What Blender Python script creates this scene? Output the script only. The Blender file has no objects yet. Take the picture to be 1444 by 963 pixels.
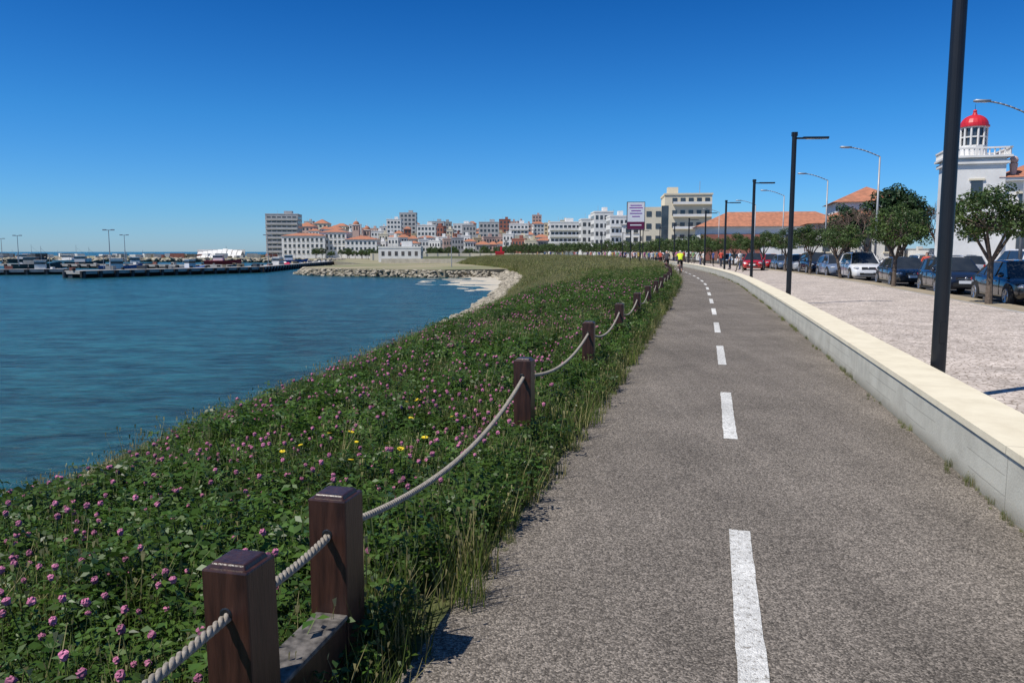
import bpy, math, random
import numpy as np
from mathutils import Vector, Matrix, noise
random.seed(7); rng=np.random.default_rng(7)
scene=bpy.context.scene
COL=scene.collection

# ------------------------------------------------------------------ materials
def nt(name):
    m=bpy.data.materials.new(name); m.use_nodes=True
    n=m.node_tree.nodes; l=m.node_tree.links
    return m,n,l,n["Principled BSDF"]
def c4(c): return (c[0],c[1],c[2],1)
def pmat(name,c1,c2=None,scale=5,rough=.7,bump=0,bscale=None,metal=0,detail=4,spec=.5,rand=0,coat=0,bdist=.02,stretch=None):
    m,n,l,p=nt(name)
    p.inputs["Roughness"].default_value=rough; p.inputs["Metallic"].default_value=metal
    p.inputs["Specular IOR Level"].default_value=spec
    p.inputs["Coat Weight"].default_value=coat
    tc=n.new("ShaderNodeTexCoord"); vec=tc.outputs["Object"]
    if stretch:
        mp=n.new("ShaderNodeMapping"); mp.inputs["Scale"].default_value=stretch; l.new(vec,mp.inputs["Vector"]); vec=mp.outputs[0]
    if c2 is None: c2=tuple(x*.82 for x in c1)
    no=n.new("ShaderNodeTexNoise"); no.inputs["Scale"].default_value=scale; no.inputs["Detail"].default_value=detail
    l.new(vec,no.inputs["Vector"])
    r=n.new("ShaderNodeValToRGB"); r.color_ramp.elements[0].position=.35; r.color_ramp.elements[1].position=.65
    r.color_ramp.elements[0].color=c4(c2); r.color_ramp.elements[1].color=c4(c1)
    l.new(no.outputs["Fac"],r.inputs["Fac"]); out=r.outputs["Color"]
    if rand:
        oi=n.new("ShaderNodeObjectInfo"); hs=n.new("ShaderNodeHueSaturation")
        mr=n.new("ShaderNodeMapRange"); mr.inputs["To Min"].default_value=1-rand; mr.inputs["To Max"].default_value=1+rand
        l.new(oi.outputs["Random"],mr.inputs["Value"]); l.new(mr.outputs[0],hs.inputs["Value"]); l.new(out,hs.inputs["Color"]); out=hs.outputs["Color"]
    l.new(out,p.inputs["Base Color"])
    if bump:
        n2=n.new("ShaderNodeTexNoise"); n2.inputs["Scale"].default_value=bscale or scale*4; n2.inputs["Detail"].default_value=5
        l.new(vec,n2.inputs["Vector"])
        b=n.new("ShaderNodeBump"); b.inputs["Strength"].default_value=bump; b.inputs["Distance"].default_value=bdist
        l.new(n2.outputs["Fac"],b.inputs["Height"]); l.new(b.outputs["Normal"],p.inputs["Normal"])
    return m
def leafmat(name,c1,c2,trans=.35,rand=.3,rough=.5,scale=3):
    m=pmat(name,c1,c2,scale=scale,rough=rough,rand=rand,spec=.35)
    n=m.node_tree.nodes;l=m.node_tree.links;p=n["Principled BSDF"]
    t=n.new("ShaderNodeBsdfTranslucent"); mx=n.new("ShaderNodeMixShader"); mx.inputs[0].default_value=trans
    src=p.inputs["Base Color"].links[0].from_socket
    l.new(src,t.inputs["Color"]); l.new(p.outputs[0],mx.inputs[1]); l.new(t.outputs[0],mx.inputs[2])
    l.new(mx.outputs[0],n["Material Output"].inputs["Surface"])
    return m

def asphalt_mat(name,base,contrast=1.0,pebble=130):
    m,n,l,p=nt(name); p.inputs["Roughness"].default_value=.9; p.inputs["Specular IOR Level"].default_value=.15
    tc=n.new("ShaderNodeTexCoord")
    v=n.new("ShaderNodeTexVoronoi"); v.inputs["Scale"].default_value=pebble; l.new(tc.outputs["Object"],v.inputs["Vector"])
    r=n.new("ShaderNodeValToRGB"); e=r.color_ramp.elements
    e[0].position=.0; e[0].color=c4([b*(1-.66*contrast) for b in base])
    e[1].position=1.; e[1].color=c4([b*(1+1.2*contrast) for b in base])
    x=r.color_ramp.elements.new(.55); x.color=c4(base)
    sep=n.new("ShaderNodeSeparateColor"); l.new(v.outputs["Color"],sep.inputs[0]); l.new(sep.outputs[0],r.inputs["Fac"])
    def rng_noise(sc,det,lo,hi,vec=None,rgh=.6):
        q=n.new("ShaderNodeTexNoise"); q.inputs["Scale"].default_value=sc; q.inputs["Detail"].default_value=det; q.inputs["Roughness"].default_value=rgh
        l.new(vec or tc.outputs["Object"],q.inputs["Vector"])
        mr=n.new("ShaderNodeMapRange"); mr.inputs["From Min"].default_value=.3; mr.inputs["From Max"].default_value=.7; mr.inputs["To Min"].default_value=lo; mr.inputs["To Max"].default_value=hi
        l.new(q.outputs["Fac"],mr.inputs["Value"]); return mr.outputs[0]
    mp=n.new("ShaderNodeMapping"); mp.inputs["Rotation"].default_value=(0,0,math.radians(-14)); mp.inputs["Scale"].default_value=(3.2,.25,1); l.new(tc.outputs["Object"],mp.inputs["Vector"])
    a=rng_noise(.6,7,.74,1.24,rgh=.7); b_=rng_noise(26,3,.82,1.18); c_=rng_noise(.9,4,.86,1.14,mp.outputs[0])
    def mul(x,y):
        q=n.new("ShaderNodeMath"); q.operation='MULTIPLY'; l.new(x,q.inputs[0]); l.new(y,q.inputs[1]); return q.outputs[0]
    hs=n.new("ShaderNodeHueSaturation"); l.new(r.outputs["Color"],hs.inputs["Color"]); l.new(mul(mul(a,b_),c_),hs.inputs["Value"])
    l.new(hs.outputs["Color"],p.inputs["Base Color"])
    b=n.new("ShaderNodeBump"); b.inputs["Strength"].default_value=.75; b.inputs["Distance"].default_value=.006
    l.new(v.outputs["Distance"],b.inputs["Height"]); b.invert=True; l.new(b.outputs["Normal"],p.inputs["Normal"])
    return m

def paint_line_mat():
    m=asphalt_mat("worn_road_paint",(.66,.65,.61),.12,130)
    n=m.node_tree.nodes;l=m.node_tree.links;p=n["Principled BSDF"]
    tc=n.new("ShaderNodeTexCoord"); no=n.new("ShaderNodeTexNoise"); no.inputs["Scale"].default_value=38; no.inputs["Detail"].default_value=7; no.inputs["Roughness"].default_value=.75
    l.new(tc.outputs["Object"],no.inputs["Vector"])
    r=n.new("ShaderNodeValToRGB"); r.color_ramp.elements[0].position=.54; r.color_ramp.elements[1].position=.61
    l.new(no.outputs["Fac"],r.inputs["Fac"])
    mx=n.new("ShaderNodeMix"); mx.data_type='RGBA'; l.new(r.outputs["Color"],mx.inputs["Factor"])
    src=p.inputs["Base Color"].links[0].from_socket
    l.new(src,mx.inputs["A"]); mx.inputs["B"].default_value=(.25,.23,.20,1); l.new(mx.outputs["Result"],p.inputs["Base Color"])
    return m

def cobble_mat():
    m,n,l,p=nt("limestone_cobbles"); p.inputs["Roughness"].default_value=.85; p.inputs["Specular IOR Level"].default_value=.2
    tc=n.new("ShaderNodeTexCoord")
    v=n.new("ShaderNodeTexVoronoi"); v.inputs["Scale"].default_value=11; v.feature='DISTANCE_TO_EDGE'; l.new(tc.outputs["Object"],v.inputs["Vector"])
    vc=n.new("ShaderNodeTexVoronoi"); vc.inputs["Scale"].default_value=11; l.new(tc.outputs["Object"],vc.inputs["Vector"])
    sep=n.new("ShaderNodeSeparateColor"); l.new(vc.outputs["Color"],sep.inputs[0])
    r0=n.new("ShaderNodeValToRGB"); r0.color_ramp.elements[0].color=(.48,.41,.35,1); r0.color_ramp.elements[1].color=(.70,.61,.53,1); l.new(sep.outputs[0],r0.inputs["Fac"])
    r=n.new("ShaderNodeValToRGB"); r.color_ramp.elements[0].position=.02; r.color_ramp.elements[1].position=.09; r.color_ramp.elements[0].color=(.45,.42,.38,1); l.new(v.outputs["Distance"],r.inputs["Fac"])
    mu=n.new("ShaderNodeMix"); mu.data_type='RGBA'; mu.blend_type='MULTIPLY'; mu.inputs["Factor"].default_value=1; l.new(r0.outputs["Color"],mu.inputs["A"]); l.new(r.outputs["Color"],mu.inputs["B"])
    big=n.new("ShaderNodeTexNoise"); big.inputs["Scale"].default_value=1.1; big.inputs["Detail"].default_value=6
    l.new(tc.outputs["Object"],big.inputs["Vector"])
    mr=n.new("ShaderNodeMapRange"); mr.inputs["From Min"].default_value=.3; mr.inputs["From Max"].default_value=.7; mr.inputs["To Min"].default_value=.80; mr.inputs["To Max"].default_value=1.15; l.new(big.outputs["Fac"],mr.inputs["Value"])
    hs=n.new("ShaderNodeHueSaturation"); l.new(mu.outputs["Result"],hs.inputs["Color"]); l.new(mr.outputs[0],hs.inputs["Value"]); l.new(hs.outputs["Color"],p.inputs["Base Color"])
    b=n.new("ShaderNodeBump"); b.inputs["Strength"].default_value=.5; b.inputs["Distance"].default_value=.01; l.new(r.outputs["Color"],b.inputs["Height"]); l.new(b.outputs["Normal"],p.inputs["Normal"])
    return m

def wall_mat(name,c1,c2,board):
    m,n,l,p=nt(name); p.inputs["Roughness"].default_value=.85; p.inputs["Specular IOR Level"].default_value=.2
    uv=n.new("ShaderNodeUVMap"); tc=n.new("ShaderNodeTexCoord")
    no=n.new("ShaderNodeTexNoise"); no.inputs["Scale"].default_value=2.5; no.inputs["Detail"].default_value=8; no.inputs["Roughness"].default_value=.7
    l.new(tc.outputs["Object"],no.inputs["Vector"])
    r=n.new("ShaderNodeValToRGB"); r.color_ramp.elements[0].position=.3; r.color_ramp.elements[1].position=.6; r.color_ramp.elements[0].color=c4(c2); r.color_ramp.elements[1].color=c4(c1); l.new(no.outputs["Fac"],r.inputs["Fac"])
    s=n.new("ShaderNodeSeparateXYZ"); l.new(uv.outputs[0],s.inputs[0])
    md=n.new("ShaderNodeMath"); md.operation='MODULO'; md.inputs[1].default_value=5.2; l.new(s.outputs["X"],md.inputs[0])
    lt=n.new("ShaderNodeMath"); lt.operation='LESS_THAN'; lt.inputs[1].default_value=.012; l.new(md.outputs[0],lt.inputs[0])
    fac=lt.outputs[0]
    if board:
        n3=n.new("ShaderNodeTexNoise"); n3.inputs["Scale"].default_value=.9; n3.inputs["Detail"].default_value=5; l.new(tc.outputs["Object"],n3.inputs["Vector"])
        wob=n.new("ShaderNodeMath"); wob.operation='MULTIPLY_ADD'; wob.inputs[1].default_value=.05; l.new(n3.outputs["Fac"],wob.inputs[0]); l.new(s.outputs["Y"],wob.inputs[2])
        md2=n.new("ShaderNodeMath"); md2.operation='MODULO'; md2.inputs[1].default_value=.125; l.new(wob.outputs[0],md2.inputs[0])
        l2=n.new("ShaderNodeMath"); l2.operation='LESS_THAN'; l2.inputs[1].default_value=.006; l.new(md2.outputs[0],l2.inputs[0])
        g=n.new("ShaderNodeMath"); g.operation='GREATER_THAN'; g.inputs[1].default_value=.5; l.new(n3.outputs["Fac"],g.inputs[0])
        m2=n.new("ShaderNodeMath"); m2.operation='MULTIPLY'; l.new(l2.outputs[0],m2.inputs[0]); l.new(g.outputs[0],m2.inputs[1])
        mx_=n.new("ShaderNodeMath"); mx_.operation='MAXIMUM'; l.new(m2.outputs[0],mx_.inputs[0]); l.new(fac,mx_.inputs[1]); fac=mx_.outputs[0]
    sc=n.new("ShaderNodeMath"); sc.operation='MULTIPLY'; sc.inputs[1].default_value=.45; l.new(fac,sc.inputs[0])
    mx=n.new("ShaderNodeMix"); mx.data_type='RGBA'; l.new(sc.outputs[0],mx.inputs["Factor"]); l.new(r.outputs["Color"],mx.inputs["A"]); mx.inputs["B"].default_value=(.12,.11,.09,1)
    res=mx.outputs["Result"]
    if board:
        gn=n.new("ShaderNodeTexNoise"); gn.inputs["Scale"].default_value=5; gn.inputs["Detail"].default_value=6; l.new(tc.outputs["Object"],gn.inputs["Vector"])
        ga=n.new("ShaderNodeMath"); ga.operation='MULTIPLY_ADD'; ga.inputs[1].default_value=-.16; l.new(gn.outputs["Fac"],ga.inputs[0]); l.new(s.outputs["Y"],ga.inputs[2])
        gm=n.new("ShaderNodeMapRange"); gm.inputs["From Min"].default_value=-.07; gm.inputs["From Max"].default_value=.03; gm.inputs["To Min"].default_value=.55; gm.inputs["To Max"].default_value=0; l.new(ga.outputs[0],gm.inputs["Value"])
        mg=n.new("ShaderNodeMix"); mg.data_type='RGBA'; l.new(gm.outputs[0],mg.inputs["Factor"]); l.new(res,mg.inputs["A"]); mg.inputs["B"].default_value=(.17,.15,.11,1); res=mg.outputs["Result"]
    l.new(res,p.inputs["Base Color"])
    n2=n.new("ShaderNodeTexNoise"); n2.inputs["Scale"].default_value=60; n2.inputs["Detail"].default_value=5; l.new(tc.outputs["Object"],n2.inputs["Vector"])
    b=n.new("ShaderNodeBump"); b.inputs["Strength"].default_value=.3; b.inputs["Distance"].default_value=.01; l.new(n2.outputs["Fac"],b.inputs["Height"]); l.new(b.outputs["Normal"],p.inputs["Normal"])
    return m

def water_mat():
    m,n,l,p=nt("harbour_water"); 
    p.inputs["Roughness"].default_value=.22; p.inputs["IOR"].default_value=1.33; p.inputs["Specular IOR Level"].default_value=.26
    tc=n.new("ShaderNodeTexCoord")
    big=n.new("ShaderNodeTexNoise"); big.inputs["Scale"].default_value=.03; big.inputs["Detail"].default_value=5; l.new(tc.outputs["Object"],big.inputs["Vector"])
    r=n.new("ShaderNodeValToRGB"); r.color_ramp.elements[0].position=.35; r.color_ramp.elements[1].position=.65
    r.color_ramp.elements[0].color=(.010,.058,.068,1); r.color_ramp.elements[1].color=(.016,.080,.088,1); l.new(big.outputs["Fac"],r.inputs["Fac"]); 
    mp=n.new("ShaderNodeMapping"); mp.inputs["Rotation"].default_value=(0,0,math.radians(14)); mp.inputs["Scale"].default_value=(.45,1.2,1); l.new(tc.outputs["Object"],mp.inputs["Vector"])
    n1=n.new("ShaderNodeTexNoise"); n1.inputs["Scale"].default_value=2.6; n1.inputs["Detail"].default_value=6; n1.inputs["Roughness"].default_value=.6; n1.inputs["Distortion"].default_value=.5; l.new(mp.outputs[0],n1.inputs["Vector"])
    n2=n.new("ShaderNodeTexNoise"); n2.inputs["Scale"].default_value=.8; n2.inputs["Detail"].default_value=4; n2.inputs["Distortion"].default_value=.6; l.new(mp.outputs[0],n2.inputs["Vector"])
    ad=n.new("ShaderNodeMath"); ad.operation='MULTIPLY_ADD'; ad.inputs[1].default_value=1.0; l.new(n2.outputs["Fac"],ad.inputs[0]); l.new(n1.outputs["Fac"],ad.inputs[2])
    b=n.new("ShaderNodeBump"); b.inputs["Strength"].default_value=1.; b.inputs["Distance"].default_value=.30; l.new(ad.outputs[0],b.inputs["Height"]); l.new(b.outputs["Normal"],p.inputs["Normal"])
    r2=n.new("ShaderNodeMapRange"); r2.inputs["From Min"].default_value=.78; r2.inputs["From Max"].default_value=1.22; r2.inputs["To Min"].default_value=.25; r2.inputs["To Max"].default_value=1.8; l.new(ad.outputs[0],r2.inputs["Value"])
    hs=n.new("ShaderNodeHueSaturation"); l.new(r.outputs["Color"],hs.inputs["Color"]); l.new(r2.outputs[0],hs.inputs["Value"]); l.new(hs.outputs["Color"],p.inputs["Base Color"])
    return m

M=dict(
 asphalt=asphalt_mat("path_asphalt",(.168,.146,.122),.85,125),
 road=asphalt_mat("road_asphalt",(.095,.087,.077),.5,60),
 line=paint_line_mat(),
 cobble=cobble_mat(),
 walltop=wall_mat("wall_coping",(.78,.70,.52),(.66,.58,.42),False),
 wallface=wall_mat("wall_board_face",(.57,.55,.46),(.43,.41,.34),True),
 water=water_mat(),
 soil=pmat("bank_soil",(.110,.115,.036),(.060,.075,.022),scale=3,rough=.95,bump=.6,bscale=14),
 bank=pmat("bank_riprap_soil",(.30,.26,.19),(.19,.17,.11),scale=1.2,rough=.95,bump=.7,bscale=5),
 sand=pmat("sand",(.58,.52,.41),(.46,.41,.32),scale=.8,rough=.95),
 tan=pmat("tan_gravel",(.38,.31,.21),(.28,.23,.15),scale=2,rough=.95,bump=.3,bscale=60),
 quay=pmat("quay_ground",(.36,.30,.19),(.18,.19,.08),scale=.07,rough=.95,detail=8),
 ground=pmat("city_ground",(.28,.26,.23),(.20,.19,.16),scale=.1,rough=.95),
 rock=pmat("rock",(.42,.37,.28),(.24,.21,.16),scale=2,rough=.95,bump=.6,bscale=6,rand=.3),
 wood=pmat("varnished_wood",(.060,.025,.017),(.024,.010,.008),scale=7,rough=.36,bump=.5,bscale=22,detail=9,bdist=.003,stretch=(6,6,.7)),
 woodtop=pmat("weathered_wood",(.18,.16,.14),(.04,.035,.03),scale=22,rough=.7,bump=.4,bscale=60,detail=8,bdist=.004),
 rope=pmat("hemp_rope",(.34,.30,.25),(.22,.19,.15),scale=70,rough=.95,bump=.5,bscale=300,bdist=.002),
 black=pmat("black_painted_steel",(.012,.012,.013),(.009,.009,.010),scale=3,rough=.4),
 grey=pmat("galvanised_steel",(.40,.40,.40),(.32,.32,.32),scale=3,rough=.5,metal=.3),
 white=pmat("white_render",(.80,.78,.74),(.70,.68,.64),scale=.8,rough=.85),
 cream=pmat("cream_render",(.74,.66,.50),(.66,.59,.44),scale=.5,rough=.85),
 concrete=pmat("concrete",(.42,.40,.37),(.30,.29,.27),scale=.6,rough=.9),
 greyc=pmat("grey_render",(.50,.49,.48),(.40,.39,.38),scale=.3,rough=.9),
 pink=pmat("pink_render",(.60,.42,.35),(.50,.35,.30),scale=.3,rough=.9),
 ochre=pmat("ochre_render",(.62,.50,.32),(.55,.44,.28),scale=.3,rough=.9),
 brickred=pmat("red_brick",(.36,.14,.10),(.28,.11,.08),scale=.8,rough=.9),
 tile=pmat("terracotta_tiles",(.50,.20,.11),(.33,.14,.08),scale=1.6,rough=.85,bump=.4,bscale=6,detail=8),
 window=pmat("window_glass",(.07,.08,.09),(.03,.035,.045),scale=.6,rough=.12,spec=.7),
 darkwin=pmat("shutter_dark",(.12,.10,.09),(.06,.06,.06),scale=.5,rough=.5),
 redp=pmat("red_paint",(.62,.025,.035),(.52,.02,.03),scale=3,rough=.35),
 bark=pmat("bark",(.16,.12,.09),(.08,.06,.045),scale=12,rough=.95,bump=.6,bscale=40),
 leaf=leafmat("tree_leaf",(.085,.13,.030),(.035,.070,.018),.25,.2,scale=1.5),
 leafd=leafmat("pine_leaf",(.035,.075,.022),(.018,.040,.014),.2,.2,scale=1.2),
 twig=pmat("dry_twig",(.22,.15,.11),(.15,.10,.08),scale=3,rough=.9),
 clover=leafmat("clover_leaf",(.095,.155,.026),(.040,.095,.014),.35,.5,.42,scale=4),
 grassy=leafmat("grass_blade",(.16,.20,.038),(.08,.13,.024),.35,.35,scale=2),
 meadow=leafmat("meadow_blade",(.19,.225,.050),(.11,.15,.032),.3,.3,scale=2),
 drygrass=leafmat("dry_grass",(.42,.36,.17),(.26,.24,.09),.35,.3,scale=2),
 fpink=pmat("clover_flower",(.55,.20,.30),(.36,.10,.19),scale=90,rough=.8,rand=.35),
 fyel=pmat("yellow_flower",(.85,.68,.02),(.75,.55,.02),scale=60,rough=.7),
 stem=pmat("stem",(.12,.16,.05),(.08,.11,.03),scale=5,rough=.8),
 tyre=pmat("tyre_rubber",(.02,.02,.02),(.015,.015,.015),rough=.85),
 rim=pmat("alloy_rim",(.45,.45,.46),(.35,.35,.36),rough=.3,metal=.8),
 cglass=pmat("car_glass",(.03,.035,.04),(.02,.025,.03),scale=2,rough=.06,spec=.8),
 lampg=pmat("headlight_glass",(.65,.68,.70),(.35,.37,.40),scale=14,rough=.08,spec=.8,coat=.6),
 tail=pmat("tail_light",(.45,.01,.01),(.3,.01,.01),rough=.15),
 plate=pmat("number_plate",(.75,.75,.75),(.7,.7,.7),rough=.5),
 skin=pmat("skin",(.50,.30,.21),(.45,.26,.18),rough=.6),
 hair=pmat("hair",(.05,.035,.025),(.03,.02,.015),rough=.7),
 purple=pmat("sign_purple",(.14,.01,.06),(.12,.01,.05),rough=.5),
 purple2=pmat("sign_text",(.35,.05,.35),(.2,.05,.4),scale=2,rough=.5),
 signw=pmat("sign_white",(.82,.82,.84),(.78,.78,.80),rough=.5),
 blue=pmat("blue_paint",(.05,.12,.35),(.04,.1,.3),rough=.5),
 hull=pmat("boat_hull",(.06,.065,.07),(.03,.035,.045),rough=.6),
)

# ------------------------------------------------------------------ mesh builder
class MB:
    def __init__(s): s.v=[];s.f=[];s.m=[];s.mats=[]
    def mi(s,mat):
        if mat not in s.mats: s.mats.append(mat)
        return s.mats.index(mat)
    def add(s,vs,fs,mat):
        o=len(s.v); k=s.mi(mat); s.v+= [tuple(x) for x in vs]
        for f in fs: s.f.append(tuple(i+o for i in f)); s.m.append(k)
    def box(s,c,sz,mat,rz=0,top=None):
        hx,hy,hz=sz[0]/2,sz[1]/2,sz[2]/2; ca,sa=math.cos(rz),math.sin(rz); vs=[]
        for z in(-hz,hz):
            t=1 if (z<0 or top is None) else top
            for x,y in((-hx,-hy),(hx,-hy),(hx,hy),(-hx,hy)):
                x*=t;y*=t; vs.append((c[0]+x*ca-y*sa,c[1]+x*sa+y*ca,c[2]+z))
        s.add(vs,[(0,3,2,1),(4,5,6,7),(0,1,5,4),(1,2,6,5),(2,3,7,6),(3,0,4,7)],mat)
    def cyl(s,p0,p1,r0,r1,mat,n=10,cap=True):
        p0=Vector(p0);p1=Vector(p1);d=(p1-p0)
        if d.length<1e-6:return
        d.normalize(); a=Vector((0,0,1)) if abs(d.z)<.9 else Vector((1,0,0)); u=d.cross(a).normalized();w=d.cross(u)
        vs=[];
        for p,r in((p0,r0),(p1,r1)):
            for i in range(n):
                t=2*math.pi*i/n; vs.append(p+u*(r*math.cos(t))+w*(r*math.sin(t)))
        fs=[(i,i+n,(i+1)%n+n,(i+1)%n) for i in range(n)]
        if cap: fs+= [tuple(range(n)),tuple(range(2*n-1,n-1,-1))]
        s.add(vs,fs,mat)
    def sph(s,c,r,mat,sc=(1,1,1),nu=12,nv=8,zmin=-1):
        vs=[];fs=[]
        t0=-math.pi/2 if zmin<=-1 else math.asin(zmin)
        for j in range(nv+1):
            t=t0+(math.pi/2-t0)*j/nv
            for i in range(nu):
                p=2*math.pi*i/nu; vs.append((c[0]+r*sc[0]*math.cos(t)*math.cos(p),c[1]+r*sc[1]*math.cos(t)*math.sin(p),c[2]+r*sc[2]*math.sin(t)))
        for j in range(nv):
            for i in range(nu):
                a=j*nu+i;b=j*nu+(i+1)%nu; fs.append((a,b,b+nu,a+nu))
        s.add(vs,fs,mat)
    def torus(s,c,R,r,mat,axis='y',n=24,k=6):
        vs=[];fs=[]
        for i in range(n):
            t=2*math.pi*i/n
            for j in range(k):
                q=2*math.pi*j/k; rr=R+r*math.cos(q); h=r*math.sin(q)
                if axis=='y': vs.append((c[0]+rr*math.cos(t),c[1]+h,c[2]+rr*math.sin(t)))
                else: vs.append((c[0]+h,c[1]+rr*math.cos(t),c[2]+rr*math.sin(t)))
        for i in range(n):
            for j in range(k):
                a=i*k+j;b=i*k+(j+1)%k;c2=((i+1)%n)*k; fs.append((a,b,c2+(j+1)%k,c2+j))
        s.add(vs,fs,mat)
    def mesh(s,name,smooth=False):
        me=bpy.data.meshes.new(name); me.from_pydata(s.v,[],s.f)
        for m in s.mats: me.materials.append(m)
        me.polygons.foreach_set("material_index",s.m)
        if smooth: me.polygons.foreach_set("use_smooth",[True]*len(s.f))
        me.update(); return me
    def obj(s,name,loc=(0,0,0),rz=0,smooth=False,split=None,bevel=0,parent=None):
        o=bpy.data.objects.new(name,s.mesh(name,smooth)); COL.objects.link(o); o.location=loc; o.rotation_euler=(0,0,rz)
        if bevel:
            b=o.modifiers.new("bevel","BEVEL"); b.width=bevel; b.segments=2; b.limit_method='ANGLE'
        if split:
            e=o.modifiers.new("split","EDGE_SPLIT"); e.split_angle=math.radians(split)
        if parent: o.parent=parent
        return o
def fastmesh(name,V,F,mats,mi=None,smooth=False):
    me=bpy.data.meshes.new(name); V=np.asarray(V,dtype=np.float32); F=np.asarray(F,dtype=np.int32)
    me.vertices.add(len(V)); me.vertices.foreach_set("co",V.ravel())
    k=F.shape[1]; me.loops.add(F.size); me.loops.foreach_set("vertex_index",F.ravel())
    me.polygons.add(len(F)); me.polygons.foreach_set("loop_start",np.arange(0,F.size,k,dtype=np.int32)); me.polygons.foreach_set("loop_total",np.full(len(F),k,dtype=np.int32))
    for m in mats: me.materials.append(m)
    if mi is not None: me.polygons.foreach_set("material_index",np.asarray(mi,dtype=np.int32))
    if smooth: me.polygons.foreach_set("use_smooth",np.ones(len(F),dtype=bool))
    me.update(); me.validate(); return me
def link(name,me,loc=(0,0,0),rot=(0,0,0),sc=1):
    o=bpy.data.objects.new(name,me); COL.objects.link(o); o.location=loc; o.rotation_euler=rot; o.scale=(sc,)*3 if not hasattr(sc,'__len__') else sc; return o

# ------------------------------------------------------------------ promenade alignment
TY=[-14,0,10,20,30,40,50,60,70,80,90,100,115,130,150,175,210,260,330,420]
TX=[-3.3,.2,2.7,5.12,7.45,9.7,11.6,13.25,14.7,16.0,17.1,18.1,19.1,19.2,17.8,14,6,-8,-32,-65]
_t=np.array(TY,float);_x=np.array(TX,float)
_m=np.gradient(_x,_t)
def cx(y):
    y=min(max(y,_t[0]),_t[-1]); i=min(int(np.searchsorted(_t,y,side='right'))-1,len(_t)-2); i=max(i,0)
    h=_t[i+1]-_t[i]; s=(y-_t[i])/h
    return float((2*s**3-3*s*s+1)*_x[i]+(s**3-2*s*s+s)*h*_m[i]+(-2*s**3+3*s*s)*_x[i+1]+(s**3-s*s)*h*_m[i+1])
def tang(y):
    d=(cx(y+.5)-cx(y-.5)); L=math.hypot(d,1); return d/L,1/L
def off(y,o):
    tx,ty=tang(y); return cx(y)+ty*o, y-tx*o
def ribbon(name,a,b,z0,z1,mat,y0,y1,step=1.0,vert=False):
    n=max(2,int(round((y1-y0)/step))+1); ys=np.linspace(y0,y1,n); V=[];F=[];s=0;S=[];prev=None
    for y in ys:
        aa=a(y) if callable(a) else a; bb=b(y) if callable(b) else b
        p=off(y,aa);q=off(y,bb); V+= [(p[0],p[1],z0),(q[0],q[1],z1)]
        if prev: s+=math.hypot(p[0]-prev[0],p[1]-prev[1])
        prev=p; S.append(s)
    for i in range(n-1): F.append((2*i,2*i+1,2*i+3,2*i+2))
    me=fastmesh(name,V,F,[mat]); uv=me.uv_layers.new(name="UVMap")
    for p in me.polygons:
        for li in p.loop_indices:
            vi=me.loops[li].vertex_index; r=vi%2; uv.data[li].uv=(S[vi//2],(z1 if r else z0)+ (0 if z0!=z1 else r*.45))
    o=bpy.data.objects.new(name,me); COL.objects.link(o); return o
ribbon("bike_path",-1.30,1.58,0,0,M['asphalt'],-10,330)
V=[];F=[]
def dash(y0,y1,w):
    n=24; ys=np.linspace(y0,y1,n); o=len(V)
    for y in ys:
        for s in(-w/2,w/2): p=off(y+rng.normal(0,.004),s+rng.normal(0,.0022)); V.append((p[0],p[1],.004))
    for i in range(n-1): F.append((o+2*i,o+2*i+1,o+2*i+3,o+2*i+2))
y=-2.35
while y<150: dash(y,y+2.27,.115); y+=4.52
link("lane_marking",fastmesh("lane_marking",V,F,[M['line']]))
wall=bpy.data.objects.new("low_concrete_wall",None); COL.objects.link(wall)
for nm,a,b,z0,z1,mt in (("face",1.595,1.595,-.05,.37,'wallface'),("coping_edge",1.58,1.58,.37,.42,'walltop'),("coping_top",1.58,2.05,.42,.42,'walltop'),
                        ("coping_soffit",1.595,1.58,.37,.37,'walltop'),("back",2.05,2.05,.42,-.05,'walltop')):
    o=ribbon(nm,a,b,z0,z1,M[mt],-10,260); o.parent=wall
ribbon("cobbled_promenade",2.0,7.9,-.002,-.002,M['cobble'],-10,260)
ribbon("kerb",7.9,8.05,.0,.0,M['concrete'],-10,260)
ribbon("tree_strip",8.05,9.0,-.006,-.006,M['tan'],-10,260)
ribbon("road",9.0,20,-.10,-.10,M['road'],-10,260)
ribbon("kerb_face",9.0,9.0,-.006,-.11,M['concrete'],-10,260)
ribbon("far_pavement",20,24,.03,.03,M['concrete'],-10,260)
ribbon("ground",24,900,.0,.0,M['ground'],-10,260,step=4)

# left bank
def D(y): return float(np.interp(y,[0,5.9,14.6,23.6,36,60,80,110,150,200,300],[4.0,4.3,5.2,5.9,6.9,9.0,10.6,12.3,14,14,14]))
def Bw(y): return float(np.interp(y,[0,80,100,112,140,160],[.5,.5,7,14,13,3]))
def zl(y,d):
    Dy=D(y); und=.12*noise.noise(Vector((y*.25,d*.3,0)))+.05*noise.noise(Vector((y*.9,d*.9,4)))
    S=6.0
    if d<Dy*.55: z=-.20*(d/(Dy*.55))
    elif d<Dy: z=-.20-.42*((d-Dy*.55)/(Dy*.45))**1.5
    elif d<Dy+S: z=-.62-2.3*((d-Dy)/S)**.85
    elif d<Dy+S+Bw(y): z=-2.92-.12*(d-Dy-S)/Bw(y)
    else: z=-3.04-.35*(d-Dy-S-Bw(y))
    return z+und*min(1,d)
V=[];F=[];MI=[]
ys=np.concatenate([np.arange(-10,60,.8),np.arange(60,330,2.0)]); nd=44
for y in ys:
    tot=D(y)+6.0+Bw(y)+5
    for j in range(nd):
        d=tot*j/(nd-1); p=off(y,-1.28-d); V.append((p[0],p[1],zl(y,d)-.012))
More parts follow.
